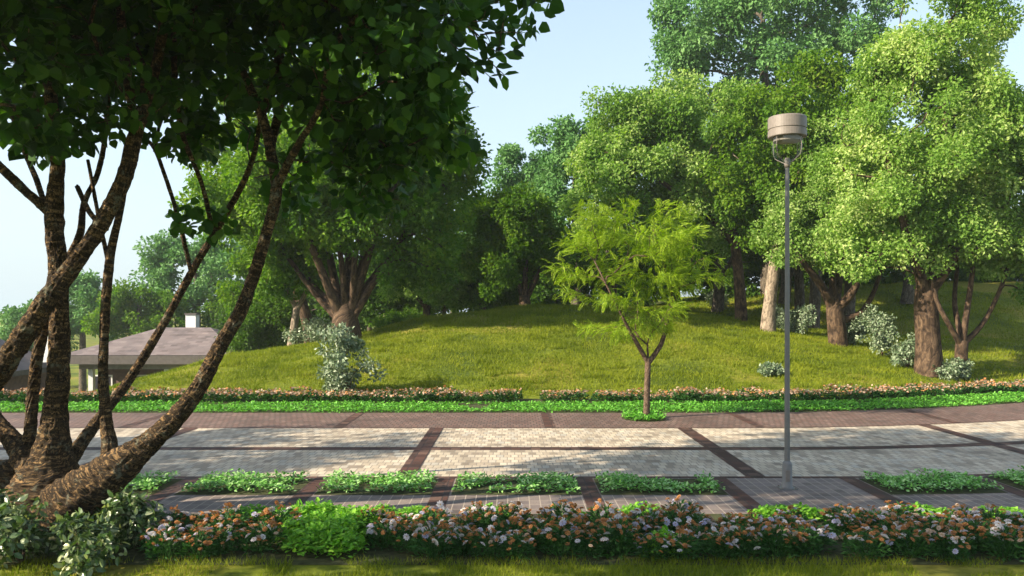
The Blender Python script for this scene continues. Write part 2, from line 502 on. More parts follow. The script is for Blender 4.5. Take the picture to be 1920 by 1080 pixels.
def T_bigleaf():
    """broad, shallow-lobed leaf with a raised midrib and drooping tip: x across, y along"""
    v = np.array([[0, 0, 0], [0, .35, -.02], [0, .7, -.05], [0, 1, -.16],
                  [-.34, .02, .05], [-.50, .38, .06], [-.30, .72, .0],
                  [.34, .02, .05], [.50, .38, .06], [.30, .72, .0]])
    return v, np.array([[0, 1, 5, 4], [1, 2, 6, 5], [0, 7, 8, 1], [1, 8, 9, 2]]), np.array([[2, 3, 6], [2, 9, 3]])


def T_oval():
    v = np.array([[0, 0, 0], [0, .5, .0], [0, 1, -.08], [-.26, .3, .05], [-.2, .75, .03], [.26, .3, .05], [.2, .75, .03]])
    return v, np.array([[0, 1, 4, 3], [0, 5, 6, 1]]), np.array([[1, 2, 4], [1, 6, 2]])


def T_frond(n=11):
    V = []; Q = []
    for k in range(n):
        t = (k + .6) / n
        z = -.28 * t * t; l = .30 * (1 - .55 * t) * min(1, .5 + 2 * t)
        for s in (-1, 1):
            b = len(V); w = .036
            dx, dy = s * l, l * .75
            V += [[0, t - w, z], [dx * .55, t + dy * .55 - w, z - .02], [dx, t + dy, z - .06], [dx * .5, t + dy * .45 + w * 1.3, z - .02]]
            Q.append([b, b + 1, b + 2, b + 3] if s > 0 else [b, b + 3, b + 2, b + 1])
    return np.array(V), np.array(Q)


def scatter(tmpl, pos, along, nrm, size):
    """copies of a leaf template: y axis along 'along', z axis near 'nrm'"""
    tv, tq = tmpl[0], tmpl[1]
    tt = tmpl[2] if len(tmpl) > 2 else None
    n = len(pos); k = len(tv)
    a = along / (np.linalg.norm(along, axis=1)[:, None] + 1e-9)
    x = np.cross(a, nrm); x /= np.linalg.norm(x, axis=1)[:, None] + 1e-9
    z = np.cross(x, a)
    s = np.broadcast_to(np.asarray(size, float), (n,))[:, None, None]
    V = pos[:, None, :] + s * (tv[None, :, 0:1] * x[:, None, :] + tv[None, :, 1:2] * a[:, None, :] + tv[None, :, 2:3] * z[:, None, :])
    off = (np.arange(n) * k)[:, None, None]
    fs = [(tq[None] + off).reshape(-1, tq.shape[1])]
    if tt is not None: fs.append((tt[None] + off).reshape(-1, 3))
    return V.reshape(-1, 3), fs


def rdir(r, n):
    v = r.normal(size=(n, 3)); return v / np.linalg.norm(v, axis=1)[:, None]


# ------------------------------------------------------------------ trees


def spline(pts, step):
    """Catmull-Rom through rows (x, y, z, r)"""
    pts = np.asarray(pts, float)
    p = np.concatenate([[2 * pts[0] - pts[1]], pts, [2 * pts[-1] - pts[-2]]])
    out = []
    for i in range(1, len(p) - 2):
        a, b, c, d = p[i - 1], p[i], p[i + 1], p[i + 2]
        m = max(2, int(np.linalg.norm(c[:3] - b[:3]) / step))
        for k in range(m):
            t = k / m
            out.append(.5 * ((2 * b) + (-a + c) * t + (2 * a - 5 * b + 4 * c - d) * t * t + (-a + 3 * b - 3 * c + d) * t ** 3))
    out.append(p[-2])
    return np.array(out)


def grow(stems, clumps, r, tip=.012, pw=.44, step=.45, sag=.1, trunk_n=10, sides=6):
    """stems: list of (k,4) rows x,y,z,r in local metres. Every clump is joined to the branch network by a curved limb. Returns the wood as an MB."""
    pos = []; par = []; fixed = []; isw = []
    chains = []
    for st in stems:
        sp = spline(st, .25)
        ch = []
        for q in sp:
            pos.append(q[:3]); par.append(ch[-1] if ch else -1); fixed.append(q[3]); ch.append(len(pos) - 1)
        chains.append((ch, True))
    root_h = [np.linalg.norm(np.array(p)) for p in pos]
    plen = list(root_h)
    nstem = len(pos)
    top = np.array([c[0][-1] for c in chains])
    tops = np.array([pos[i] for i in top])
    order = np.argsort([np.min(np.linalg.norm(tops - c, axis=1)) for c in clumps])
    ok = [False] * nstem
    for ch, _ in chains:
        h = len(ch)
        for k, i in enumerate(ch):
            ok[i] = k > h * .45
    w = [0.0] * nstem
    for ci in order:
        c = clumps[ci]
        A = np.array(pos); d = np.linalg.norm(A - c, axis=1)
        down = np.maximum(0, A[:, 2] - c[2]) / (d + .1)
        cost = d * (1 + .9 * down) + .22 * np.array(plen) + np.where(np.array(ok), 0, 1e6)
        i = int(np.argmin(cost))
        b = A[i]; L = d[i]
        if L < .15: continue
        pd = b - A[par[i]] if par[i] >= 0 else np.array([0, 0, 1.])
        pd = pd / (np.linalg.norm(pd) + 1e-9)
        ctrl = b + pd * L * .3 + np.array([0, 0, 1]) * L * .12 + (c - b) * .25
        m = max(3, int(L / step))
        ch = [i]
        jit = r.normal(size=(m + 1, 3)) * .045 * min(1.5, L); jit[0] = 0
        for k in range(1, m + 1):
            t = k / m
            q = (1 - t) ** 2 * b + 2 * t * (1 - t) * ctrl + t * t * c + jit[k] * (1 if k < m else .3)
            pos.append(q); par.append(ch[-1]); fixed.append(0); ok.append(True); w.append(0.0)
            plen.append(plen[ch[-1]] + L / m); ch.append(len(pos) - 1)
        w[ch[-1]] = 1.0
        chains.append((ch, False))
    W = np.array(w)
    for i in range(len(pos) - 1, -1, -1):
        if par[i] >= 0: W[par[i]] += W[i]
    rad = tip * np.maximum(W, .6) ** pw
    wood = MB()
    pos = np.array(pos)
    for ch, stem in chains:
        if stem:
            rr = np.array([fixed[i] for i in ch])
            wood.tube(pos[ch], rr, trunk_n)
        else:
            rr = rad[ch].copy()
            lim = fixed[ch[0]] if fixed[ch[0]] else rad[ch[0]]
            rr[0] = min(rr[1] * 1.15, lim)
            cap = max(.85 * lim, tip)
            rr = np.minimum(rr, np.linspace(cap, max(tip, cap * .35), len(rr)) + tip)
            wood.tube(pos[ch], rr, sides)
    return wood


def clump_points(blobs, n, r, shell=.45, gap=.0):
    """clump centres spread through the crown's lobes, denser to the outside"""
    vol = np.array([b[3] * b[4] * b[5] for b in blobs]) ** .8
    vol /= vol.sum()
    out = []
    tries = 0
    while len(out) < n and tries < n * 60:
        tries += 1
        b = blobs[r.choice(len(blobs), p=vol)]
        v = r.normal(size=3); v /= np.linalg.norm(v)
        rr = (shell ** 3 + (1 - shell ** 3) * r.random()) ** (1 / 3)
        if r.random() < .2: rr *= r.uniform(1.08, 1.38)      # tufts that stand out of the outline
        c = np.array(b[:3]) + v * rr * np.array(b[3:6])
        if gap and out and np.min(np.linalg.norm(np.array(out) - c, axis=1)) < gap: continue
        out.append(c)
    return np.array(out)


def foliage(clumps, crad, n, size, r, tmpl, center, flat=.65, up=.5, outw=.6):
    """n leaves hung in the clumps, turned outwards and up"""
    m = len(clumps)
    wts = r.uniform(.5, 1.5, m) * crad ** 2; wts /= wts.sum()
    idx = r.choice(m, size=n, p=wts)
    off = rdir(r, n) * (r.random(n) ** .45)[:, None] * crad[idx][:, None] * np.array([1, 1, flat])
    pos = clumps[idx] + off
    out = pos - center; out /= np.linalg.norm(out, axis=1)[:, None] + 1e-9
    loc = off / (np.linalg.norm(off, axis=1)[:, None] + 1e-9)
    nrm = rdir(r, n) * .9 + np.array([0, 0, up]) + out * outw * .6 + loc * .35
    along = rdir(r, n) * .8 + loc * .6 + np.array([0, 0, -.35])
    return scatter(tmpl, pos, along, nrm, size * r.uniform(.65, 1.3, n))


def make_tree(name, label, cat, base, stems, blobs, mats, n_cl, n_leaf, leaf, seed, crad=(.5, .9), tmpl=None, tip=.014,
              group=None, shell=.45, flat=.9, pw=.44, sides=5, trunk_n=10, up=.35, outw=.35):
    """base: world point; stems and blobs in local metres"""
    r = np.random.default_rng(seed)
    root = empty(name, base, label, cat, group)
    n_cl = int(n_cl * 1.18)
    cl = clump_points(blobs, n_cl, r, shell, gap=crad[0] * .45)
    cr = r.uniform(crad[0] * .62, crad[1] * .85, len(cl))
    wood = grow(stems, cl, r, tip=tip, sides=sides, trunk_n=trunk_n, pw=pw)
    wood.build('trunk', mats[0], root, True)
    cen = np.average([b[:3] for b in blobs], axis=0, weights=[b[3] * b[4] * b[5] for b in blobs])
    V, fs = foliage(cl, cr, n_leaf, leaf, r, tmpl or T_leaf(.62), cen, flat, up, outw)
    link('crown', mesh_np('crown', V, fs, mats[1]), root)
    return root


def px_blobs(base, d, bl, depth=.8):
    """crown lobes given as photo ellipses (px, py, rx, ry[, depth shift]) at depth d -> local metres"""
    out = []
    for b in bl:
        dd = d + (b[4] if len(b) > 4 else 0)
        c = P(b[0], b[1], dd) - base
        out.append((c[0], c[1], c[2], b[2] / F * dd, max(b[2], b[3]) / F * dd * depth, b[3] / F * dd))
    return out


def px_stem(base, d, pts, sink=.15):
    """stem given as photo points (px, py, width px[, depth shift]) -> local rows x, y, z, r"""
    out = []
    for i, p in enumerate(pts):
        dd = d + (p[3] if len(p) > 3 else 0)
        c = P(p[0], p[1], dd) - base
        out.append([c[0], c[1], c[2], p[2] / 2 / F * dd])
    return out


def tree_px(name, label, px, py, d, stems, blobs, mats, n_cl, n_leaf, leaf, seed, cat='tree', depth=.8, **kw):
    """d None: the base is where the pixel's ray meets the ground; otherwise the ground below the pixel's column at depth d"""
    if d is None:
        base = ground_at(px, py); d = base[1]
    else:
        x = (px - 960) / F * d
        base = np.array([x, d, float(tz(x, d))])
    base = base - np.array([0, 0, .05])
    st = [px_stem(base, d, s) for s in stems]
    for s in st:                                  # the first stem point sits on the ground
        pass
    st[0][0][:3] = [0, 0, 0]
    return make_tree(name, label, cat, base, st, px_blobs(base, d, blobs, depth), mats, n_cl, n_leaf, leaf, seed, **kw)


BR, BP, BG = M['bark'], M['bark_pale'], M['bark_grey']

# the big dark tree on the left shoulder of the mound
tree_px('broad_tree', 'large dark many-stemmed tree on the mound behind the pale shrub', 650, 640, 28.0,
        [[(650, 640, 62), (648, 612, 54), (647, 590, 44), (650, 560, 20), (652, 520, 12)],
         [(640, 600, 16), (606, 520, 12, -.3), (575, 430, 9, -.5), (560, 340, 6)], [(652, 595, 16), (676, 500, 12, .3), (690, 410, 8, .4), (690, 320, 5)],
         [(660, 600, 16), (700, 530, 12, -.2), (740, 470, 9, -.3), (790, 380, 6)], [(636, 600, 15), (590, 550, 11, .3), (545, 490, 8, .4), (500, 430, 5)],
         [(648, 590, 15), (640, 490, 11, -.5), (625, 400, 8, -.8), (630, 300, 5)], [(660, 590, 14), (668, 470, 10, -.8), (700, 380, 7, -1), (720, 300, 5)],
         [(640, 595, 22), (600, 500, 15, -.6), (560, 400, 13, -1.2), (520, 310, 8, -1.5)],
         [(640, 590, 20), (618, 480, 14, .6), (600, 380, 12, 1)],
         [(648, 590, 22), (655, 480, 15, .2), (650, 360, 13, .2), (655, 250, 8)],
         [(655, 590, 20), (690, 480, 14, -.5), (715, 400, 14, -.9), (760, 300, 8, -1)],
         [(655, 590, 26), (710, 510, 16, .7), (770, 440, 11, 1.2), (830, 360, 7, 1.5)],
         [(640, 590, 24), (580, 530, 13, .9), (520, 450, 9, 1.4), (450, 380, 6, 1.5)]],
        [(640, 320, 210, 100), (720, 190, 130, 90), (790, 280, 110, 120), (480, 380, 90, 60), (700, 420, 150, 60), (560, 400, 150, 60), (800, 430, 80, 90), (540, 480, 70, 40), (770, 510, 70, 40)],
        (BR, M['leaf_olive']), 290, 92000, .17, 11, crad=(.55, 1.0), tip=.02, shell=.55)

tree_px('broad_tree', 'sunlit yellow-green tree seen through the upper stems behind the dark mound tree', 588, 640, 33.0,
        [[(588, 680, 26), (575, 600, 22), (540, 500, 20)], [(552, 540, 14), (560, 400, 10), (590, 280, 6)], [(545, 520, 14), (470, 420, 10), (430, 330, 6)], [(540, 500, 14), (520, 350, 9), (520, 220, 5)]],
        [(530, 200, 130, 100), (430, 310, 90, 90), (620, 170, 90, 90), (500, 380, 120, 60), (590, 260, 90, 80)],
        (BR, M['leaf_gold']), 110, 34000, .18, 19, crad=(.55, .95), tip=.016)

tree_px('forked_tree', 'olive tree with a pale forked trunk left of the dark mound tree', 545, 652, 30.0,
        [[(545, 655, 20), (552, 610, 15), (556, 575, 13)], [(556, 580, 10), (540, 545, 8), (528, 500, 5)], [(557, 580, 10), (575, 545, 8), (590, 500, 5)]],
        [(530, 500, 70, 50), (500, 540, 40, 30), (560, 460, 60, 40)], (BP, M['leaf_mid']), 34, 8000, .16, 12)

# trees along the right of the mound
tree_px('park_tree', 'light green tree at the crest above the young lime tree', 1390, 594, 33.0,
        [[(1390, 594, 25), (1387, 540, 21), (1380, 470, 19), (1372, 420, 16)],
         [(1380, 460, 14), (1320, 400, 11, -.5), (1240, 340, 8, -.8), (1180, 290, 6)],
         [(1376, 430, 14), (1380, 340, 10, .5), (1370, 250, 7, .5)]],
        [(1230, 300, 150, 110), (1150, 350, 90, 90), (1300, 230, 130, 80), (1190, 230, 80, 60), (1330, 400, 110, 70), (1110, 420, 60, 60)],
        (BR, M['leaf_pale2']), 170, 66000, .15, 13, crad=(.5, .95), tip=.017, shell=.55)

tree_px('park_tree', 'deep green tree with a pale straight tapering trunk behind the lamp post', 1440, 628, 30.5,
        [[(1440, 630, 32), (1442, 580, 25), (1452, 500, 22), (1462, 420, 17), (1468, 320, 10)]],
        [(1480, 290, 130, 130), (1430, 380, 90, 80), (1540, 350, 90, 90), (1500, 190, 90, 70), (1430, 260, 80, 70), (1570, 230, 70, 80)],
        (BP, M['leaf_mid']), 120, 42000, .16, 14, crad=(.5, .9), tip=.016, shell=.5)

tree_px('park_tree', 'squat spreading tree with thick knotted forks right of the lamp post', 1572, 642, 28.5,
        [[(1572, 645, 36), (1567, 600, 33), (1564, 575, 30), (1562, 550, 16), (1560, 520, 10)],
         [(1562, 580, 20), (1540, 535, 15, -.3), (1505, 490, 11, -.5), (1480, 440, 7)],
         [(1565, 578, 20), (1572, 530, 15, .3), (1580, 470, 11), (1590, 400, 7)],
         [(1570, 580, 20), (1600, 545, 14, -.3), (1618, 500, 11, -.4), (1640, 440, 8)],
         [(1575, 600, 18), (1610, 590, 12), (1635, 555, 9), (1655, 500, 6)]],
        [(1560, 400, 120, 90), (1640, 430, 80, 80), (1620, 320, 100, 90), (1500, 440, 70, 60)],
        (BR, M['leaf_pale2']), 110, 44000, .115, 15, crad=(.45, .8), tip=.014)

tree_px('park_tree', 'tall pale yellow-green tree with a thick trunk near the right flower bed', 1742, 702, None,
        [[(1742, 705, 54), (1740, 640, 44), (1736, 570, 42), (1738, 520, 34)],
         [(1738, 560, 24), (1720, 500, 20, -.4), (1690, 400, 15, -.8), (1660, 280, 10, -1)],
         [(1740, 540, 26), (1760, 440, 20, .2), (1770, 300, 14), (1775, 150, 9), (1780, 40, 6)],
         [(1742, 550, 22), (1790, 480, 16, -.5), (1840, 380, 12, -.8), (1870, 250, 8)]],
        [(1730, 250, 170, 180), (1780, 80, 110, 110), (1640, 330, 100, 120), (1850, 320, 110, 150), (1700, 430, 130, 80), (1620, 470, 80, 55), (1830, 170, 80, 100), (1700, 130, 70, 80), (1840, 450, 100, 50)],
        (BR, M['leaf_pale']), 270, 105000, .118, 16, crad=(.45, .8), tip=.015, shell=.5)

tree_px('park_tree', 'slender many-stemmed tree rightmost beside the flower bed', 1805, 712, None,
        [[(1805, 714, 28), (1802, 670, 23), (1804, 640, 22)],
         [(1804, 650, 12), (1780, 610, 10, -.2), (1755, 560, 8, -.2), (1745, 500, 5)],
         [(1804, 645, 13), (1812, 590, 11), (1822, 520, 9), (1830, 440, 6)],
         [(1806, 645, 12), (1840, 610, 9, .2), (1868, 560, 8, .2), (1890, 500, 6), (1905, 440, 4)],
         [(1804, 640, 12), (1790, 570, 9, .5), (1795, 500, 7, .6), (1800, 430, 5)]],
        [(1850, 450, 110, 70), (1900, 380, 100, 120), (1780, 430, 70, 60), (1950, 500, 70, 60)],
        (BR, M['leaf_pale2']), 70, 22000, .13, 17, crad=(.4, .7), tip=.012)

# farther trees
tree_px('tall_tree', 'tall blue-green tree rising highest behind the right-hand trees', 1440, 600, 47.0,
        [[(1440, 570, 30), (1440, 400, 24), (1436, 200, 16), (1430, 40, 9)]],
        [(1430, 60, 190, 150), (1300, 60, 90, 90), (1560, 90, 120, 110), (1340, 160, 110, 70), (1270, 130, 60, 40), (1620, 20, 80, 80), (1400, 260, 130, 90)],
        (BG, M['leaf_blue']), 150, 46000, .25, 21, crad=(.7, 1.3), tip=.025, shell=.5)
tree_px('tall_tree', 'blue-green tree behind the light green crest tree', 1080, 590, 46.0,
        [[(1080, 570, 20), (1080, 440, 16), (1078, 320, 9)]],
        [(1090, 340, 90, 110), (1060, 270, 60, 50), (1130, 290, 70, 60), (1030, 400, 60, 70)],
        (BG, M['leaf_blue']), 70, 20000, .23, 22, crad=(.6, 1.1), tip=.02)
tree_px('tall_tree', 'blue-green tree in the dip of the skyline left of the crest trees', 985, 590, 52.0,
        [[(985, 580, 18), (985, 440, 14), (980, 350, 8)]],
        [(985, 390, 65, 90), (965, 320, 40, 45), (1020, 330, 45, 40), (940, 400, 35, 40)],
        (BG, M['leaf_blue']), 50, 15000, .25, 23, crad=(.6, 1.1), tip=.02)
tree_px('park_tree', 'olive multi-stem tree on the crest at the middle of the mound', 985, 578, 35.0,
        [[(985, 580, 24), (983, 555, 20)], [(983, 565, 11), (960, 500, 8), (930, 430, 5)], [(983, 565, 11), (985, 490, 9), (975, 410, 5)],
         [(985, 565, 11), (1015, 500, 8), (1035, 440, 5)], [(983, 565, 10), (1000, 520, 7, .4), (1000, 450, 5, .6)]],
        [(950, 430, 80, 70), (1000, 400, 50, 45), (910, 400, 50, 40), (1030, 450, 40, 45), (890, 470, 40, 40), (960, 500, 70, 35), (910, 515, 45, 30), (1030, 505, 40, 35)],
        (BR, M['leaf_mid']), 95, 30000, .16, 24, crad=(.45, .8), tip=.014)
tree_px('bushy_tree', 'low bushy olive tree behind the crest right of the dark mound tree', 800, 600, 39.0,
        [[(800, 610, 16), (800, 570, 13)], [(800, 580, 8), (770, 540, 6), (750, 500, 4)], [(800, 580, 8), (830, 530, 6), (850, 490, 4)]],
        [(800, 510, 80, 55), (850, 480, 60, 45), (760, 530, 50, 40), (860, 540, 50, 35)],
        (BR, M['leaf_pale2']), 60, 17000, .17, 25, crad=(.45, .85), tip=.014)
tree_px('bushy_tree', 'dark low tree behind the crest left of the olive crest tree', 905, 590, 41.0,
        [[(905, 600, 16), (905, 560, 12)], [(905, 570, 7), (880, 530, 5), (860, 500, 4)], [(905, 570, 7), (930, 530, 5), (950, 500, 4)]],
        [(905, 520, 80, 45), (860, 540, 45, 25), (950, 525, 40, 35)],
        (BR, M['leaf_dark']), 40, 13000, .17, 26, crad=(.5, .85), tip=.014)
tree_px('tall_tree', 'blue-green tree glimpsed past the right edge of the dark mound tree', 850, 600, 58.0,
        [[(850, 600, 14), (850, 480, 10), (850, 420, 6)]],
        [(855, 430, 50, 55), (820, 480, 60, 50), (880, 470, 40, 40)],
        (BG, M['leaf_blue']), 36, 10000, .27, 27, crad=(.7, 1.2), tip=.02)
tree_px('park_tree', 'dark tree in the shade behind the young lime tree', 1150, 575, 40.0,
        [[(1150, 580, 18), (1148, 530, 14), (1140, 470, 9)]],
        [(1130, 470, 90, 50), (1220, 480, 80, 50), (1070, 500, 50, 40)],
        (BG, M['leaf_dark']), 50, 14000, .18, 28, crad=(.5, .9), tip=.014)
tree_px('park_tree', 'dark shaded tree behind the pale straight trunk', 1500, 590, 38.0,
        [[(1500, 590, 22), (1498, 520, 17), (1490, 440, 11)]],
        [(1500, 430, 110, 70), (1400, 450, 80, 50), (1600, 470, 80, 50), (1300, 470, 70, 50)],
        (BG, M['leaf_dark']), 70, 20000, .17, 29, crad=(.5, .9), tip=.015)
for k, (px, d, lab) in enumerate([(1345, 42, 'added dark tree in the second row behind the light green crest tree'), (1590, 40, 'added dark tree in the second row behind the squat knotted tree'), (1525, 36.5, 'added dark tree between the lamp post and the squat knotted tree, farther back'),
                                  (1700, 43, 'added dark tree in the second row behind the thick trunk'), (1470, 44, 'dark tree in the second row close behind the straight pale trunk')]):  # second row, mostly added so its crowns shade the right-hand slope
    tree_px('park_tree', lab, px, 600, d,
            [[(px, 600, 24), (px + 4, 520, 19), (px - 2, 430, 14), (px, 330, 8)], [(px + 4, 530, 11), (px + 40, 460, 8), (px + 60, 390, 5)], [(px + 2, 520, 10), (px - 35, 450, 7), (px - 55, 390, 5)]],
            [(px, 330, 100, 90), (px - 50, 410, 80, 60), (px + 50, 400, 80, 60)], (BG, M['leaf_dark']), 60, 19000, .19, 130 + k, crad=(.6, 1.0), tip=.016)
tree_px('tall_tree', 'distant green tree beyond the right-hand slope', 1880, 560, 50.0,
        [[(1880, 560, 22), (1880, 480, 16), (1885, 380, 10)]],
        [(1890, 400, 110, 120), (1800, 460, 80, 60), (1960, 440, 60, 80)],
        (BG, M['leaf_mid']), 60, 18000, .24, 30, crad=(.7, 1.2), tip=.02)

UND = [(455, 52, 600, 40, 'd'), (420, 56, 600, 40, 'm'), (620, 48, 540, 60, 'd'), (560, 50, 560, 60, 'd'), (735, 44, 520, 60, 'd'), (690, 46, 500, 70, 'd'), (830, 47, 520, 60, 'm'), (900, 50, 490, 60, 'd'), (960, 48, 520, 60, 'd'), (1040, 47, 510, 60, 'd'), (1110, 50, 480, 60, 'd'), (1190, 47, 500, 60, 'd'), (1270, 50, 470, 70, 'd'),
       (1350, 48, 490, 60, 'd'), (1430, 52, 450, 70, 'd'), (1540, 50, 470, 80, 'd'), (1650, 50, 480, 80, 'd'), (1760, 50, 480, 80, 'd'), (1860, 50, 480, 80, 'd'), (1960, 51, 470, 80, 'd'), (1700, 56, 430, 90, 'd'), (1820, 57, 420, 90, 'd'), (1920, 57, 430, 90, 'd'), (1600, 62, 380, 90, 'm'), (1330, 60, 400, 90, 'd'), (1000, 60, 450, 80, 'd')]
for k, (px, d, py, rx, mk) in enumerate(UND):
    tree_px('understory_tree', 'low dark tree in the shaded thicket along the back of the mound', px, 600, d,
            [[(px, 600, 10), (px + 3, 570, 8), (px - 3, py + 10, 5)]],
            [(px, py, rx, 45), (px - rx * .5, py + 50, rx * .7, 35), (px + rx * .5, py + 45, rx * .7, 40)],
            (BG, M['leaf_dark' if mk == 'd' else 'leaf_mid']), 36, 9000, .24, 500 + k, crad=(.6, 1.0), tip=.016, shell=.2, group='thicket behind the mound')

tree_px('bushy_tree', 'olive tree beside the house behind the curved leaning limb', 500, 660, 36.0,
        [[(500, 690, 14), (500, 620, 11), (495, 560, 7)]],
        [(490, 520, 60, 65), (530, 460, 60, 50), (460, 560, 40, 40)],
        (BG, M['leaf_mid']), 46, 14000, .18, 31, crad=(.5, .9), tip=.014)
tree_px('bushy_tree', 'dark bush under the olive tree at the left end of the mound', 490, 670, 34.0,
        [[(490, 690, 12), (490, 640, 8)]],
        [(480, 620, 55, 40), (520, 600, 45, 35), (455, 640, 30, 25)],
        (BG, M['leaf_dark']), 36, 12000, .15, 32, crad=(.45, .8), tip=.014, shell=.2)
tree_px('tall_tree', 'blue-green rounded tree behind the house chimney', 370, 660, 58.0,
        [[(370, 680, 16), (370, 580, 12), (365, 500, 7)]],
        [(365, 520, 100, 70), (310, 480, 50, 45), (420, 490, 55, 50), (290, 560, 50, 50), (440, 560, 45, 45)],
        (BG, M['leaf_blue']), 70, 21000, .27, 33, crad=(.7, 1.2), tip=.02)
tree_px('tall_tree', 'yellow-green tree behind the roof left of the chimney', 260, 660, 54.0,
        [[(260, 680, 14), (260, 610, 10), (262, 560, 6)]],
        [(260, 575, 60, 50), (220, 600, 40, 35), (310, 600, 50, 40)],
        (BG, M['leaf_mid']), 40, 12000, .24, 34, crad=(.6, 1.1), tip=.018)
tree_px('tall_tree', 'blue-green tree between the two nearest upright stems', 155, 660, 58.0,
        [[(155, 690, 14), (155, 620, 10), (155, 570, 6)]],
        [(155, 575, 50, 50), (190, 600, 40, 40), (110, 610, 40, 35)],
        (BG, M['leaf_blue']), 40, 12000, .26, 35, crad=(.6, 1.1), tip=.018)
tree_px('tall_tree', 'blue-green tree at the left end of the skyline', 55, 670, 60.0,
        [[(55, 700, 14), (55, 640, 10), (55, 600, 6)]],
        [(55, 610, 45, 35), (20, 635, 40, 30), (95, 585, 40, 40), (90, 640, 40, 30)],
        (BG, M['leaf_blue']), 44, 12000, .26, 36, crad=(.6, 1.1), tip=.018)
# a tree of the same row outside the left edge, which shades the path
make_tree('park_tree', 'leafy tree standing left of the foreground tree outside the view', 'tree', (-14.6, 8.3, 0),
          [[[0, 0, 0, .3], [.1, 0, 1.6, .24], [.2, .1, 3.2, .18], [.2, .2, 5, .1]]],
          [(0, 0, 5.2, 2.6, 2.6, 1.9), (1.2, 1.4, 4.4, 1.6, 1.6, 1.2), (-1.2, -1.0, 4.6, 1.6, 1.6, 1.2)],
          (BR, M['leaf_mid']), 60, 9000, .2, 37, crad=(.5, .9))

# the young lime-green tree in the paving
base = ground_at(1212, 785)
sd = base[1]
lime_blobs = px_blobs(base, sd, [(1200, 450, 130, 55), (1130, 440, 70, 40), (1270, 430, 60, 45), (1300, 480, 50, 45), (1060, 545, 40, 20), (1145, 605, 50, 18), (1090, 560, 30, 14), (1010, 560, 14, 8),
                                 (1230, 500, 90, 40), (1245, 585, 36, 30), (1110, 500, 60, 40), (1190, 560, 80, 30), (1175, 615, 45, 22), (1290, 540, 40, 25)], .9)
r = np.random.default_rng(41)
lime = empty('young_tree', base, 'young feathery lime-green tree growing from a round planting in the far paving', 'tree')
cl = clump_points(lime_blobs, 92, r, .35, .2)
stems = [px_stem(base, sd, s) for s in (
    [(1212, 788, 14.5), (1213, 740, 11.5), (1215, 672, 11)],
    [(1215, 680, 9), (1195, 645, 8, -.1), (1178, 615, 6, -.2), (1150, 560, 4, -.3), (1120, 500, 3, -.3)],
    [(1216, 680, 10), (1240, 645, 9, .1), (1252, 600, 7, .2), (1258, 550, 6, .2), (1240, 480, 4, .1), (1225, 430, 3)],
    [(1252, 590, 5, .2), (1280, 530, 4, .3), (1300, 480, 3, .4)])]
wood = grow(stems, cl, r, tip=.006, step=.2, sides=5)
wood.build('trunk', M['bark_small'], lime, True)
n = 3300
idx = r.integers(0, len(cl), n)
cen = np.array([.0, 0, 2.6])
pos = cl[idx] + r.normal(size=(n, 3)) * np.array([.15, .15, .055])
out = pos - cen; out[:, 2] *= .2; out /= np.linalg.norm(out, axis=1)[:, None]
V, fs = scatter(T_frond(), pos, out * .7 + rdir(r, n) * .75 + np.array([0, 0, -.1]), rdir(r, n) * .6 + np.array([0, 0, 1.]), r.uniform(.14, .26, n))
link('crown', mesh_np('crown', V, fs, M['leaf_lime']), lime)

# ------------------------------------------------------------------ the foreground tree
D0 = 8.4
fb = np.array([(95 - 960) / F * D0, D0, 0.0])


def bark_disp(a, l, rr):
    u = a / (2 * math.pi) * 8
    per = np.where(u < 7.999, u, 0)
    cs = np.stack([np.cos(a), np.sin(a)])
    n1 = vnoise(cs[0] * 4.2 + 11 + l * 3 + cs[1], cs[1] * 4.2 + l * 17 + 7)
    n2 = vnoise(cs[0] * 7.5 + 3 - l * 9, cs[1] * 7.5 + l * 40)
    n3 = vnoise(cs[0] * 1.2 + 21, cs[1] * 1.2 + l * 4)
    rid = np.minimum(1, 1.6 * (1 - np.abs(2 * n1 - 1)))
    return np.minimum(rr, .12) * ((rid - .88) * .24 + (n2 - .5) * .2 + (n3 - .5) * .22)


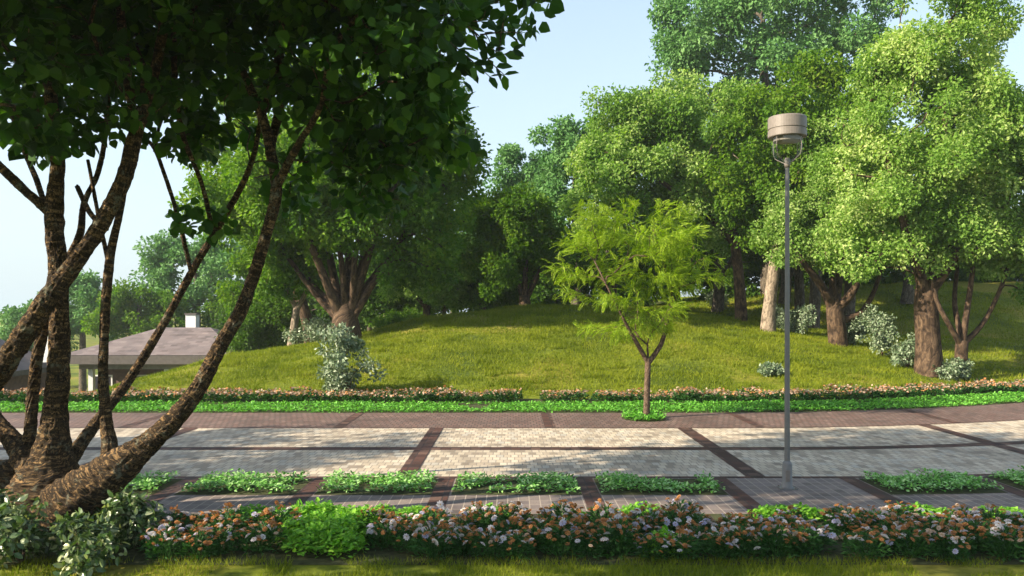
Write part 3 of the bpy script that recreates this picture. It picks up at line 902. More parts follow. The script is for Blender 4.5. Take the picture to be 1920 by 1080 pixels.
FG = [  # photo points (x, y, width, depth shift) of each stem
    [(70, 1000, 190, .15), (80, 950, 165), (92, 900, 132), (98, 850, 92), (103, 800, 64), (104, 760, 55), (110, 700, 46, -.05), (111, 600, 41, -.1), (108, 490, 40, -.1), (102, 405, 40, -.1), (108, 300, 30, -.1), (95, 180, 26), (85, 60, 22), (80, -80, 17)],
    [(90, 985, 130, -.15), (145, 932, 104, -.25), (212, 884, 80, -.3), (285, 826, 60, -.3), (325, 788, 51, -.28), (360, 745, 44, -.25), (387, 700, 40, -.2), (418, 640, 37, -.15), (450, 585, 35, -.1), (470, 535, 33), (483, 495, 32), (502, 430, 30), (518, 360, 28), (508, 285, 26), (490, 215, 24), (455, 130, 19, .1), (430, 40, 16, .2), (420, -60, 13, .3)],
    [(518, 350, 22), (560, 270, 16, -.3), (600, 200, 13, -.5), (625, 90, 12, -.6), (700, 0, 11, -.7)],
    [(492, 215, 18, .05), (515, 140, 17, .1), (525, 60, 16, .1), (530, -60, 14, .1)],
    [(505, 290, 20, .1), (527, 180, 22, .3), (522, 60, 22, .3), (520, -60, 18, .3)],
    [(-140, 930, 90), (-60, 790, 66, -.1), (5, 690, 54, -.3), (60, 605, 50, -.4), (112, 530, 45, -.4), (172, 450, 40, -.4), (228, 345, 38, -.4), (258, 240, 31, -.4), (285, 150, 23, -.4), (305, 60, 22, -.4), (312, -60, 18, -.4)],
    [(258, 250, 20, -.4), (245, 180, 20, -.5), (232, 90, 20, -.5), (222, -40, 16, -.5)],
    [(-60, 900, 80, .3), (20, 890, 70, .25), (52, 840, 34, .2), (62, 740, 26, .2), (72, 660, 25, .1), (90, 580, 25, -.1), (100, 520, 22, -.2)],
    [(190, 900, 60, -.2), (207, 850, 40, -.1), (201, 800, 29), (194, 720, 23), (195, 640, 21), (199, 560, 20), (207, 480, 19), (222, 410, 15), (240, 320, 13), (262, 220, 11), (270, 120, 9)],
    [(203, 490, 12), (190, 430, 10, .1), (178, 370, 9, .2), (165, 300, 8, .3)],
    [(100, 900, 60, .5), (140, 850, 38, .8), (190, 780, 29, 1.0), (240, 715, 25, 1.2), (305, 610, 20, 1.3), (365, 500, 19, 1.3), (425, 400, 17, 1.2), (470, 310, 13, 1.0), (490, 220, 10, .9)],
    [(358, 510, 12, 1.3), (340, 430, 12, 1.2), (318, 355, 11, 1.1), (290, 280, 10, 1.0), (265, 255, 9, .9)],
    [(290, 285, 9, 1.0), (300, 220, 8, 1.0), (300, 130, 7, 1.0)],
    [(-120, 690, 60, .2), (-40, 760, 46, .3), (15, 815, 42, .25), (60, 875, 60, .1)],
    [(90, 395, 24, -.1), (50, 360, 21, -.2), (0, 312, 20, -.3), (-70, 250, 17, -.4), (-140, 160, 14, -.5)],
    [(88, 400, 14, .0), (70, 340, 13, .1), (40, 270, 11, .2), (15, 190, 9, .3)],
    [(118, 500, 18, .1), (150, 440, 17, .2), (158, 380, 14, .3), (185, 320, 13, .4), (200, 230, 12, .4), (205, 100, 10, .4)],
    [(145, 350, 11), (170, 400, 12, -.1), (200, 430, 11, -.3)],
    [(400, 440, 13, 1.2), (380, 350, 11, .8), (345, 260, 13, .6), (330, 180, 15, .5), (325, 60, 13, .4), (320, -60, 11, .4)],
]
fg = empty('shade_tree', fb, 'large dark many-stemmed tree with scaly bark leaning over the left foreground', 'tree')
trunk = MB()
tips = []
for k_, s in enumerate(FG):
    wk = {1: .68, 5: .70}.get(k_, .80)
    rows = np.array([list(P(p[0], p[1], D0 + (p[3] if len(p) > 3 else 0)) - fb) + [p[2] * (wk if p[1] < 860 else .9) / 2 / F * D0] for p in s])
    rows[:, 2] = np.where(rows[:, 2] < -.25, -.25, rows[:, 2])
    sp = spline(rows, .016)
    sp[:, 3] = np.maximum(sp[:, 3], .012)
    big = rows[:, 3].max() > .08
    trunk.tube(sp[:, :3], sp[:, 3], 72 if big else 30, True, bark_disp)
    for q in spline(rows, .3): tips.append(q[:3])
tips = np.array(tips)
tips = tips[tips[:, 2] > 2.7]
r = np.random.default_rng(51)
# lobes of the crown: photo x, y, radii, depth
FB = [(110, 50, 160, 110, 9.0), (60, 180, 100, 60, 8.9), (330, 40, 180, 90, 9.2), (290, 170, 110, 60, 9.3), (450, 20, 120, 50, 9.2), (650, 30, 130, 40, 7.8),
      (710, 120, 100, 60, 7.9), (790, 90, 90, 60, 7.6), (800, 190, 60, 50, 8.0), (690, 220, 90, 50, 8.6), (150, 170, 110, 70, 7.4), (80, 260, 60, 40, 7.6), (330, 260, 40, 40, 9.0), (440, 330, 35, 25, 9.2),
      (370, 400, 35, 15, 9.2), (480, 30, 60, 30, 9.0), (860, 80, 35, 40, 7.2), (370, 90, 70, 60, 9.2), (60, 60, 110, 80, 7.5), (560, 330, 60, 40, 9.4), (400, 200, 60, 60, 9.5), (630, 300, 80, 35, 9.0), (760, 280, 70, 45, 8.8), (840, 250, 35, 45, 8.4), (700, 360, 60, 20, 9.2)]
bl = []
for (px, py, rx, ry, d) in FB:
    c = P(px, py, d) - fb
    bl.append((c[0], c[1], c[2], rx / F * d, .75, ry / F * d))
# mostly out-of-view crown lobes above and camera-left, added to shade path and bed
bl += [(-1.3, -1.2, 5.8, 1.3, .8, .5), (-.2, -.9, 6.1, 1.4, .8, .5), (-2.8, -4.2, 4.3, 1.4, .9, .6), (-1.6, -4.9, 5.4, 1.3, .9, .6), (.3, -4.9, 5.4, 1.3, .8, .6), (-1.6, -1.4, 6.5, 1.3, .9, .5), (.3, -1.3, 6.6, 1.8, 1.0, .5), (2.4, -1.0, 6.6, 1.7, 1.0, .5), (.2, -3.6, 3.6, 1.0, .7, .6), (2.0, .2, 5.0, 1.6, 1.0, .7), (.2, -.6, 5.6, 2.2, 2.2, .8), (2.2, -.9, 5.9, 2.0, 1.8, .9), (3.6, -.4, 5.6, 1.5, 1.4, .8), (-1.6, -1.0, 5.4, 1.6, 2.0, .9), (1.2, -2.6, 5.4, 2.0, 1.1, .8), (1.0, .6, 6.4, 2.4, 1.6, .7)]
cl = clump_points(bl, 1000, r, .2, .10)
wood = grow([np.c_[t[None, :] + np.array([[0, 0, -.02], [0, 0, .02]]), [.012, .012]] for t in tips[::3]], cl, r, tip=.0045, step=.2, sides=4, trunk_n=4, pw=.4)
trunk.V += wood.V; trunk.Q += [q + trunk.n for q in wood.Q]; trunk.T += [t + trunk.n for t in wood.T]; trunk.uv += wood.uv; trunk.n += wood.n
trunk.build('trunk', M['fg_bark'], fg, True)
n = 29000
idx = r.integers(0, len(cl), n)
off = rdir(r, n) * (r.random(n) ** .5)[:, None] * np.array([.30, .30, .20])
pos = cl[idx] + off
V, fs = scatter(T_bigleaf(), pos, off * 2 + rdir(r, n) * .45 + np.array([0, 0, -.25]), rdir(r, n) * .75 + np.array([0, 0, .6]) + off, r.uniform(.07, .1, n) * np.where(r.random(n) < .4, 1.8, 1.15))
link('crown', mesh_np('crown', V, fs, M['fg_leaf']), fg)
# the loose spray at the right edge of the crown
sp_mb = MB(); pp = []; aa = []
for pts in ([(840, 20), (890, 60), (935, 100), (962, 95)], [(890, 60), (915, 110), (945, 140)], [(900, 65), (945, 60), (978, 62)], [(935, 100), (940, 60), (945, 35)], [(820, 60), (880, 110), (925, 150)], [(850, 30), (900, 40), (910, 20)]):
    c = np.array([P(x, y, 7.2 + .001 * x) - fb for x, y in pts])
    s4 = spline(np.c_[c, np.full(len(c), .008)], .05)
    sp_mb.tube(s4[:, :3], np.linspace(.010, .004, len(s4)), 5)
    t = np.gradient(s4[:, :3], axis=0)
    for k in range(1, len(s4), 2):
        for sgn in (-1, 1):
            pp.append(s4[k, :3]); aa.append(t[k] / np.linalg.norm(t[k]) + sgn * np.array([.3, r.normal() * .6, .8]) * .8 + r.normal(size=3) * .3)
link('spray', sp_mb.mesh('spray', M['fg_bark']), fg)
pp = np.array(pp); aa = np.array(aa)
V, fs = scatter(T_oval(), pp, aa, rdir(r, len(pp)) * .5 + np.array([0, -.6, .6]), r.uniform(.13, .2, len(pp)))
link('spray_leaves', mesh_np('spray_leaves', V, fs, M['fg_leaf']), fg)

# ------------------------------------------------------------------ shrubs


def make_shrub(name, label, base, h, w, n, leaf, mat, seed, tmpl=None, group=None, lobes=5, cat='shrub'):
    r = np.random.default_rng(seed)
    bl = []
    for k in range(lobes):
        a = r.random() * 6.28; q = r.uniform(.1, .45) * w
        z = h * (.25 + .5 * k / max(1, lobes - 1))
        bl.append((q * math.cos(a) * .8, q * math.sin(a) * .8, z, w * .3, w * .3, h * .24))
    n_cl = 46
    root = empty(name, base, label, cat, group)
    cl = clump_points(bl, n_cl, r, .3)
    stems = [[[0, 0, -.03, .02], [r.normal() * .05, r.normal() * .05, h * .15, .014]] for _ in range(4)]
    grow(stems, cl, r, tip=.004, step=.15, sides=4, trunk_n=5).build('stem', M['bark_small'], root, True)
    V, fs = foliage(cl, r.uniform(.11, .2, len(cl)) * w, n, leaf, r, tmpl or T_oval(), np.array([0, 0, h * .4]), .8, .5, .6)
    link('foliage', mesh_np('foliage', V, fs, mat), root)
    return root


make_shrub('pale_shrub', 'tall pale silvery shrub at the mound edge in front of the dark tree', ground_at(655, 745), 2.0, 1.35, 3600, .10, M['leaf_shrub'], 61, lobes=8)
SH = [(1505, 628, .95, .9, 'pale shrub directly right of the lamp post on the slope'),
      (1600, 648, .85, .9, 'pale shrub at the foot of the squat knotted tree'),
      (1655, 668, 1.2, 1.0, 'largest pale shrub between the knotted tree and the thick trunk'),
      (1700, 690, .8, .9, 'pale shrub close against the left of the thick trunk'),
      (1780, 712, .5, .7, 'small pale shrub between the two rightmost trunks'),
      (1440, 700, .22, .7, 'small pale low shrub alone on the open lawn left of the lamp post'),
      (1345, 580, .8, 1.0, 'pale shrub left of the brown crest trunk'),
      (1465, 615, .7, .7, 'pale shrub beside the pale straight trunk'),
      (1140, 572, 1.0, 1.6, 'wide pale shrub on the crest behind the young lime tree'),
      (1080, 574, .8, 1.2, 'pale shrub on the crest left of the wide pale shrub')]
for k, (px, py, h, w, lab) in enumerate(SH):
    make_shrub('pale_shrub', lab, ground_at(px, py), h * (1.3 if h > .3 else 1), w * (1.3 if h > .3 else 1), 2300, .09, M['leaf_shrub'], 70 + k, lobes=5)
x = (580 - 960) / F * 29.6
make_shrub('pale_shrub', 'pale shrub behind the tall silvery shrub by the forked trunk', (x, 29.6, float(tz(x, 29.6))), 1.0, 1.6, 2000, .10, M['leaf_shrub'], 85)
for k, (px, d, lab) in enumerate([(770, 33.5, 'light green bush on the crest between the dark tree and the low olive tree'), (730, 32.5, 'light green bush on the crest close to the dark mound tree')]):
    x = (px - 960) / F * d
    make_shrub('pale_shrub', lab, (x, d, float(tz(x, d))), .7, 1.4, 1500, .10, M['leaf_mid'], 87 + k)
FGB = [(40, 7.0, .55, .8, 'glossy broad-leaved bush under the trunk at the bottom left corner'),
       (150, 6.9, .42, .7, 'glossy broad-leaved bush second from the left below the leaning limb'),
       (235, 7.5, .5, .55, 'glossy bush touching the start of the daisy bed'),
       (-60, 7.3, .7, .8, 'glossy bush cut by the left picture edge'),
       (215, 8.2, .38, .45, 'small glossy bush behind the root of the leaning limb')]
for k, (px, d, h, w, lab) in enumerate(FGB):
    make_shrub('glossy_bush', lab, ((px - 960) / F * d, d, 0), h, w, 1200, .07, M['leaf_gloss'], 90 + k, cat='bush')

# ------------------------------------------------------------------ street lamp
lb = P(1476, 917, 9.94); lb[2] = 0.006
lamp = empty('street_lamp', lb, 'slim grey-brown street lamp with a drum-shaped head on the near paving', 'street lamp')
z0 = 2.2 + (HZ - 262) / F * 9.94
m_ = MB(); m_.lathe([(.0, 0), (.075, 0), (.075, .02), (.062, .03), (.06, .30), (.05, .33), (.034, .345)], n=28)
m_.build('base_sleeve', M['pole'], lamp, True)
m_ = MB(); m_.box((0, 0, .006), (.2, .2, .012)); m_.build('base_plate', M['pole'], lamp)
for bx, by in ((-.08, -.08), (.08, -.08), (.08, .08), (-.08, .08)):
    m_ = MB(); m_.lathe([(0, .012), (.011, .012), (.011, .026), (0, .028)], (bx, by, 0), 6); m_.build('bolt', M['lamp'], lamp)
m_ = MB(); m_.box((-.012, -.0615, .17), (.05, .006, .14)); m_.build('access_door', M['lamp'], lamp)
zp = 2.2 + (HZ - 300) / F * 9.94
m_ = MB(); m_.lathe([(.034, .345), (.025, zp - .1)], n=24); m_.build('pole', M['pole'], lamp, True)
m_ = MB(); m_.lathe([(.025, zp - .1), (.034, zp - .1), (.036, zp - .06), (.036, zp), (.022, zp + .02), (0, zp + .025)], n=24); m_.build('collar', M['lamp'], lamp, True)
hb = z0 + .02
m_ = MB(); m_.lathe([(.0, hb - .05), (.17, hb - .05), (.172, hb), (.225, hb), (.231, hb + .008), (.231, hb + .085), (.222, hb + .09), (.222, hb + .10), (.231, hb + .105), (.231, hb + .235), (.222, hb + .25), (0, hb + .262)], n=48)
m_.build('lamp_head', M['lamp'], lamp, False)
for k in range(4):
    a = R(35 + 90 * k); c, s_ = math.cos(a), math.sin(a)
    prof = [(.205, hb), (.203, hb - .16), (.18, hb - .235), (.1, hb - .285), (.03, zp - .05)]
    q = spline([[c * rr, s_ * rr, zz, .0045] for rr, zz in prof], .02)
    m_ = MB(); m_.tube(q[:, :3], .0045, 6); m_.build('rod', M['lamp'], lamp, True)
m_ = MB(); m_.lathe([(.19, hb), (.188, hb - .16), (.165, hb - .225), (.09, hb - .27), (.04, zp - .045)], n=32); m_.build('glass_bowl', M['glass'], lamp, True)

# ------------------------------------------------------------------ houses at the left


def hip_roof(x0, x1, y0, y1, ze, zr, rx0, rx1):
    """hipped roof; UVs in metres so the tiles lie along each slope"""
    ym = (y0 + y1) / 2
    A, B_, C, D = (x0, y0, ze), (x1, y0, ze), (x1, y1, ze), (x0, y1, ze)
    E, G = (rx0, ym, zr), (rx1, ym, zr)
    mb = MB()
    sl = math.hypot(ym - y0, zr - ze)
    mb.add([A, B_, G, E], [[0, 1, 2, 3]], uv=[(x0, 0), (x1, 0), (rx1, sl), (rx0, sl)])
    mb.add([C, D, E, G], [[0, 1, 2, 3]], uv=[(x1, 0), (x0, 0), (rx0, sl), (rx1, sl)])
    mb.add([D, A, E], tris=[[0, 1, 2]], uv=[(y1, 0), (y0, 0), (ym, rx0 - x0)])
    mb.add([B_, C, G], tris=[[0, 1, 2]], uv=[(y0, 0), (y1, 0), (ym, x1 - rx1)])
    return mb


HD = 44.0


def hx(px, d=HD): return (px - 960) / F * d
def hz(py, d=HD): return CH - (py - HZ) / F * d


x0, x1 = hx(112), hx(452)
zg = -3.65
h1 = empty('house', (hx(290), HD + 4, zg), 'low house with a grey-pink hipped tile roof and white chimney left of the mound', 'house')
off = np.array([-hx(290), -(HD + 4), -zg])


def hb_(mb, name, mat, par=None):
    for v in mb.V: v += off
    return mb.build(name, mat, par or h1)


rf = hb_(hip_roof(x0, x1, HD, HD + 9, hz(666), hz(617), hx(300, HD + 4.5), hx(395, HD + 4.5)), 'roof', M['roof'])
m_ = MB(); m_.box(((x0 + x1) / 2, HD + 4.5, (hz(666) + hz(683)) / 2 - .003), (x1 - x0 - .04, 8.96, hz(666) - hz(683))); hb_(m_, 'fascia', M['fascia'])
m_ = MB(); m_.box(((x0 + x1) / 2 + .2, HD + 4.7, (hz(683) + hz(694)) / 2 - .003), (x1 - x0 - .9, 7.9, hz(683) - hz(694))); hb_(m_, 'beam', M['cream'])
wt = hz(694) - .006
m_ = MB(); m_.box(((x0 + x1) / 2 + .2, HD + 5.6, (wt + zg) / 2), (x1 - x0 - 1.2, 6.0, wt - zg)); hb_(m_, 'wall', M['brick'])
for px in (154, 299):
    m_ = MB(); m_.box((hx(px), HD + 1.0, (wt + zg) / 2), (.26, .26, wt - zg - .006)); hb_(m_, 'pillar', M['white'])
for px in (190, 265, 340):
    m_ = MB(); m_.box((hx(px, HD + 2.6), HD + 2.585, zg + 1.6), (1.2, .06, 1.0)); w_ = hb_(m_, 'window', M['window'])
    m_ = MB()
    for dx, dz, sx, sz in ((0, .55, 1.36, .08), (0, -.55, 1.36, .08), (-.64, 0, .08, 1.02), (.64, 0, .08, 1.02), (0, 0, .05, 1.0)):
        m_.box((hx(px, HD + 2.6) + dx, HD + 2.57, zg + 1.6 + dz), (sx, .1, sz))
    for v in m_.V: v += off
    m_.build('frame', M['white'], w_)
m_ = MB(); m_.box((hx(361, HD + 5.4), HD + 5.4, hz(616)), (.62, .6, 1.5)); hb_(m_, 'chimney', M['white'], rf)
m_ = MB(); m_.box((hx(361, HD + 5.4), HD + 5.4, hz(616) + .79), (.74, .72, .09)); hb_(m_, 'chimney_cap', M['fascia'], rf)

D2 = 38.0
h2x = hx(10, D2)
h2 = empty('house', (h2x, D2 + 4, zg), 'farther left house whose tile roof and porch roof show behind the trunk', 'house')
off = np.array([-h2x, -(D2 + 4), -zg])
x0, x1 = hx(-190, D2), hx(10, D2)
rf = hip_roof(x0, x1, D2, D2 + 5, hz(698, D2), hz(628, D2), x0 + 2.5, x1 - 2.5)
for v in rf.V: v += off
rf = rf.build('roof', M['roof'], h2)
m_ = MB(); m_.box(((x0 + x1) / 2, D2 + 2.5, hz(698, D2) - .13), (x1 - x0 - .04, 4.96, .25))
for v in m_.V: v += off
m_.build('fascia', M['fascia'], h2)
wt = hz(698, D2) - .262
m_ = MB(); m_.box(((x0 + x1) / 2, D2 + 2.6, (wt + zg) / 2), (x1 - x0 - .9, 4.2, wt - zg))
for v in m_.V: v += off
m_.build('wall', M['brick'], h2)
sl = 2.6
m_ = MB()
zt, zl = hz(718, D2), hz(752, D2 - 2)
m_.add([(x0 + .3, D2 - 2.0, zl), (x1 - .6, D2 - 2.0, zl), (x1 - .6, D2 + .48, zt), (x0 + .3, D2 + .48, zt),
        (x0 + .3, D2 - 2.0, zl - .12), (x1 - .6, D2 - 2.0, zl - .12), (x1 - .6, D2 + .48, zt - .12), (x0 + .3, D2 + .48, zt - .12)],
       [[0, 1, 2, 3], [7, 6, 5, 4], [0, 4, 5, 1], [1, 5, 6, 2], [3, 7, 4, 0]],
       uv=[(x0, 0), (x1, 0), (x1, sl), (x0, sl)] * 2)
for v in m_.V: v += off
m_.build('porch_roof', M['roof'], h2)
m_ = MB(); m_.box((hx(138, D2 + 3.6) - 1.2, D2 + 3.4, hz(655, D2 + 3.4)), (.6, .6, 1.3))
for v in m_.V: v += off
m_.build('chimney', M['white'], rf)
for px in (-150, -110, -60, -20):
    m_ = MB(); m_.box((hx(px, D2), D2 - 1.7, (zl + zg) / 2 - .05), (.16, .16, zl - zg - .12))
    for v in m_.V: v += off
    m_.build('post', M['white'], h2)

# ------------------------------------------------------------------ ground-cover plantings


def cover_mesh(name, pts, hmax, size, mat, r, tall=None):
    n = len(pts)
    z = (r.random(n) ** .6) * hmax * (tall if tall is not None else 1)
    pos = np.c_[pts[:, 0], pts[:, 1], pts[:, 2] + .01 + z]
    V, fs = scatter(T_oval(), pos, rdir(r, n) * np.array([1, 1, .4]) + np.array([0, 0, .15]), rdir(r, n) * .5 + np.array([0, 0, 1.0]), size * r.uniform(.7, 1.3, n))
    return mesh_np(name, V, fs, mat)


PATCH = [(-4.95, -4.33, 'leftmost bright leafy planting bed beside the leaning limb'), (-4.04, -2.63, 'long leafy planting bed with gaps behind the orange daisies, second from left'),
         (-2.36, -.99, 'leafy planting bed left of the central dark paving band'), (-.71, .82, 'leafy planting bed right of the central dark paving band'),
         (1.09, 2.58, 'leafy planting bed just left of the lamp post cell'), (4.57, 6.0, 'leafy planting bed just right of the lamp post cell'),
         (6.3, 7.75, 'leafy planting bed at the right picture edge')]
for k, (a, b, lab) in enumerate(PATCH):
    r = np.random.default_rng(100 + k)
    n = int(1500 * (b - a))
    xs = r.uniform(a, b, n); ys = r.uniform(9.62, 10.5, n)
    nn = vnoise(xs * 2.2 + k * 7, ys * 2.2 + 3)
    edge = np.minimum(np.minimum(xs - a, b - xs) / .12, np.minimum(ys - 9.62, 10.5 - ys) / .12).clip(0, 1)
    keep = (nn > .22) & (r.random(n) < .35 + .65 * edge)
    xs, ys, nn = xs[keep], ys[keep], nn[keep]
    cx = (a + b) / 2
    root = empty('planting_bed', (cx, 10.06 + float(curve_off(cx)), .006), lab, 'planting bed', 'leafy planting beds in the near paving')
    pts = np.c_[xs - cx, ys - 10.06 + curve_off(xs) - curve_off(cx), np.zeros(len(xs))]
    link('foliage', cover_mesh('foliage', pts, .09, .05, M['cover_pale'], r, .4 + nn), root)
    q = MB(); xs2 = np.linspace(a - .02, b + .02, 5) - cx
    cc = curve_off(xs2 + cx) - curve_off(cx)
    V = np.concatenate([np.c_[xs2, -.47 + cc, np.full(5, .003)], np.c_[xs2, .46 + cc, np.full(5, .003)]])
    kk = np.arange(4); q.add(V, np.stack([kk, kk + 1, kk + 6, kk + 5], -1)); q.build('soil', M['soil'], root)

r = np.random.default_rng(120)
n = 60
a = r.random(1400) * 6.283; q = np.sqrt(r.random(1400)) * .44
pts = np.c_[q * np.cos(a), q * np.sin(a) * 1.2, np.zeros(1400)]
tp = empty('planting_bed', (base[0] * 0 + (1207 - 960) / F * sd, sd, .006), 'round leafy planting around the foot of the young lime tree', 'planting bed')
link('foliage', cover_mesh('foliage', pts, .09, .06, M['cover'], r), tp)
m_ = MB(); aa_ = np.arange(24) / 24 * 6.283
m_.add(np.concatenate([[[0, 0, .003]], np.c_[.45 * np.cos(aa_), .54 * np.sin(aa_), np.full(24, .003)]]), tris=[[0, 1 + k, 1 + (k + 1) % 24] for k in range(24)])
m_.build('soil', M['soil'], tp)

# the long strip along the far paving: nobody could count it
n = 34000
xs = r.uniform(-15, 17, n); ys = r.uniform(F1 + .05, G1 - .15, n)
nn = vnoise(xs * 1.3, ys * 1.6)
pts = np.c_[xs, ys + curve_off(xs), np.zeros(n)]
keep = nn > .12
o = link('ground_cover', cover_mesh('ground_cover', pts[keep], .055, .065, M['cover'], r, (.4 + nn)[keep]))
tag(o, 'bright green low ground cover strip along the far paving', 'ground cover', kind='stuff')

# ------------------------------------------------------------------ flower plants


def blossom_mesh(name, petal, n=9, rad=.03):
    V = []; Q = []; T = []
    for layer, (k, rr, zz) in enumerate(((n, 1.0, .0), (n - 1, .72, .16), (n - 3, .45, .30))):
        for i in range(k):
            a = (i + .5 * layer) / k * 2 * math.pi
            c, s = math.cos(a), math.sin(a); w = .30 * rr
            b = len(V)
            for (l, ww, h) in ((.15, 0, 0), (.6, w, .16), (1.0, 0, .05), (.6, -w, .16)):
                x, y = l * rr, ww
                V.append([(x * c - y * s) * rad, (x * s + y * c) * rad, (h + zz) * rad])
            Q.append([b, b + 1, b + 2, b + 3])
    b = len(V)
    V.append([0, 0, .5 * rad])
    for i in range(8):
        a = i / 8 * 2 * math.pi
        V.append([.16 * rad * math.cos(a), .16 * rad * math.sin(a), .42 * rad])
    T = [[b, b + 1 + i, b + 1 + (i + 1) % 8] for i in range(8)]
    nq, nt_ = len(Q), len(T)
    return mesh_np(name, np.array(V), [np.array(Q), np.array(T)], [petal, M['yolk']], matidx=[0] * nq + [1] * nt_)


BL = {k: blossom_mesh(k + '_blossom', M[k + '_petal'], 9, rd) for k, rd in (('white', .034), ('lilac', .034), ('orange', .025), ('pale', .027))}


def plant_foliage(r, h, w, n, leaf=.05, mat=None):
    a = r.random(n) * 6.283; q = np.sqrt(r.random(n)) * w
    z = r.random(n) ** .8 * h * (1 - .35 * (q / w) ** 2)
    pos = np.c_[q * np.cos(a), q * np.sin(a), z]
    al = np.c_[np.cos(a), np.sin(a), np.full(n, .5)] + rdir(r, n) * .7
    V, fs = scatter(T_leaf(.38), pos, al, rdir(r, n) * .6 + np.array([0, 0, .8]), leaf * r.uniform(.7, 1.4, n))
    return V, fs


kinds = []
for k in range(5):
    r = np.random.default_rng(200 + k)
    V, fs = plant_foliage(r, .23, .17, 420)
    fol = mesh_np('foliage', V, fs, M['flower_leaf'])
    st = MB(); heads = []
    nb = 38
    for i in range(nb):
        a = r.random() * 6.283; q = math.sqrt(r.random()) * .2
        z = r.uniform(.2, .3) * (1 - .55 * (q / .24) ** 2)
        x, y = q * math.cos(a), q * math.sin(a)
        st.tube(spline([[x * .3, y * .3, 0, .0025], [x * .7, y * .7, z * .6, .002], [x, y, z, .002]], .08)[:, :3], .002, 3, False)
        heads.append((x, y, z, i))
    kinds.append((fol, st.mesh('stems', M['flower_leaf']), heads))


def flower_plant(x, y, z, k, r, label, group, white, lilac, size=1.0):
    fol, stm, heads = kinds[k]
    root = empty('daisy_plant', (x, y, z), label, 'flower plant', group, r.random() * 6.28)
    root.scale = (size, size, size * r.uniform(.85, 1.15))
    o = link('foliage', fol, root); o = link('stems', stm, root)
    for (hx_, hy_, hz_, i) in heads:
        u = r.random()
        kind = 'white' if u < white else 'lilac' if u < white + lilac else 'pale' if u < white + lilac + .12 else 'orange'
        o = link('blossom', BL[kind], root)
        o.location = (hx_, hy_, hz_)
        o.rotation_euler = (r.normal() * .4 + .25, r.normal() * .4, r.random() * 6.28)
        s = r.uniform(.8, 1.25); o.scale = (s, s, s)


r = np.random.default_rng(300)
LAB = 'waist-low daisy plant with orange, white and lilac blossoms in the front bed'
LAB = 'daisy plant with orange, white and lilac blossoms in the front bed'
for row, yb in enumerate((7.17, 7.45, 7.73, 8.02)):
    xs = np.arange(-3.9, 6.6, .285) + (.14 if row % 2 else 0)
    for x in xs:
        x = x + r.normal() * .04; y = yb + r.normal() * .05
        px = 960 + x / y * F
        if px < 262 or px > 1975: continue
        gapz = 540 < px < 690 and row >= 1          # the lime cushion gap
        if gapz or (row == 0 and 540 < px < 660): continue
        if row == 3 and (500 < px < 720 or 440 < px < 520 or r.random() < .35): continue
        if r.random() < .1: continue
        flower_plant(x, y, .004, int(r.integers(0, 5)), r, LAB, 'daisy plants in the front bed', .17, .05, r.uniform(.8, 1.12))

# lime cushions among and behind the daisies
cush = []
for k in range(3):
    rr = np.random.default_rng(320 + k)
    n = 420
    a = rr.random(n) * 6.283; q = np.sqrt(rr.random(n)) * .2
    pts = np.c_[q * np.cos(a), q * np.sin(a), np.zeros(n)]
    cush.append(cover_mesh('foliage', pts, .17, .05, M['cover_lime'], rr, 1 - .6 * (q / .2) ** 2))
LIM = [(560, 7.55), (590, 7.85), (620, 7.45), (650, 7.7), (680, 7.9), (560, 8.1), (600, 8.25), (650, 8.15), (530, 8.35), (680, 8.35), (470, 8.5), (495, 8.55), (520, 8.5),
       (620, 8.5), (715, 8.5), (770, 8.45), (785, 8.6), (920, 8.5), (905, 8.4), (1085, 8.4), (1185, 8.5), (1210, 8.6), (1460, 8.45), (1500, 8.5), (1535, 8.5), (1470, 8.6), (1705, 8.4), (1740, 8.45), (1770, 8.5), (1720, 8.55), (1860, 8.5), (1895, 8.5), (1245, 7.25), (575, 7.3), (640, 7.25), (1440, 8.5)]
for k, (px, d) in enumerate(LIM):
    x = (px - 960) / F * d
    o = link('cushion_plant', cush[k % 3])
    o.location = (x, d, .004); o.rotation_euler = (0, 0, r.random() * 6.28)
    s = r.uniform(.85, 1.2) * (1.15 if d < 8.3 else .9); o.scale = (s, s, s * (1.15 if d < 8.3 else .75))
    tag(o, 'low lime-green cushion plant in the front flower bed', 'plant', 'lime cushion plants in the front bed')

# the far bed: one mesh per plant, too small to show parts
farp = []
for k in range(4):
    rr = np.random.default_rng(340 + k)
    V, fs = plant_foliage(rr, .2, .24, 170, .09)
    n = 44
    a = rr.random(n) * 6.283; q = np.sqrt(rr.random(n)) * .26
    pos = np.c_[q * np.cos(a), q * np.sin(a), .17 + rr.random(n) * .08 - .25 * q * q]
    V2, f2 = scatter(T_leaf(.8), pos, rdir(rr, n) * np.array([1, 1, .3]), rdir(rr, n) * .7 + np.array([0, -.5, .7]), rr.uniform(.05, .085, n))
    mi = [0] * len(fs[0]) + list(rr.choice([1, 2, 3], size=n, p=[.2, .45, .35]))
    farp.append(mesh_np('daisy_plant', np.concatenate([V, V2]), [np.concatenate([fs[0], f2[0] + len(V)])], [M['flower_leaf'], M['pale_petal'], M['dusty_petal'], M['orange_petal']], matidx=mi))
for row, yy in enumerate((19.55, 19.95)):
    for x in np.arange(-14.2, 15.5, .40) + .2 * row:
        px = 960 + x / yy * F
        if 968 < px < 1012 or (1098 < px < 1118): continue
        x += r.normal() * .05
        o = link('daisy_plant', farp[int(r.integers(0, 4))])
        o.location = (x, yy + float(curve_off(x)) + r.normal() * .06, .004)
        o.rotation_euler = (0, 0, r.random() * 6.28)
        s = r.uniform(.85, 1.2); o.scale = (s, s, s * r.uniform(.8, 1.2))
        tag(o, 'daisy plant in the flower row at the foot of the mound', 'flower plant', 'daisy plants at the foot of the mound')

# ------------------------------------------------------------------ grass


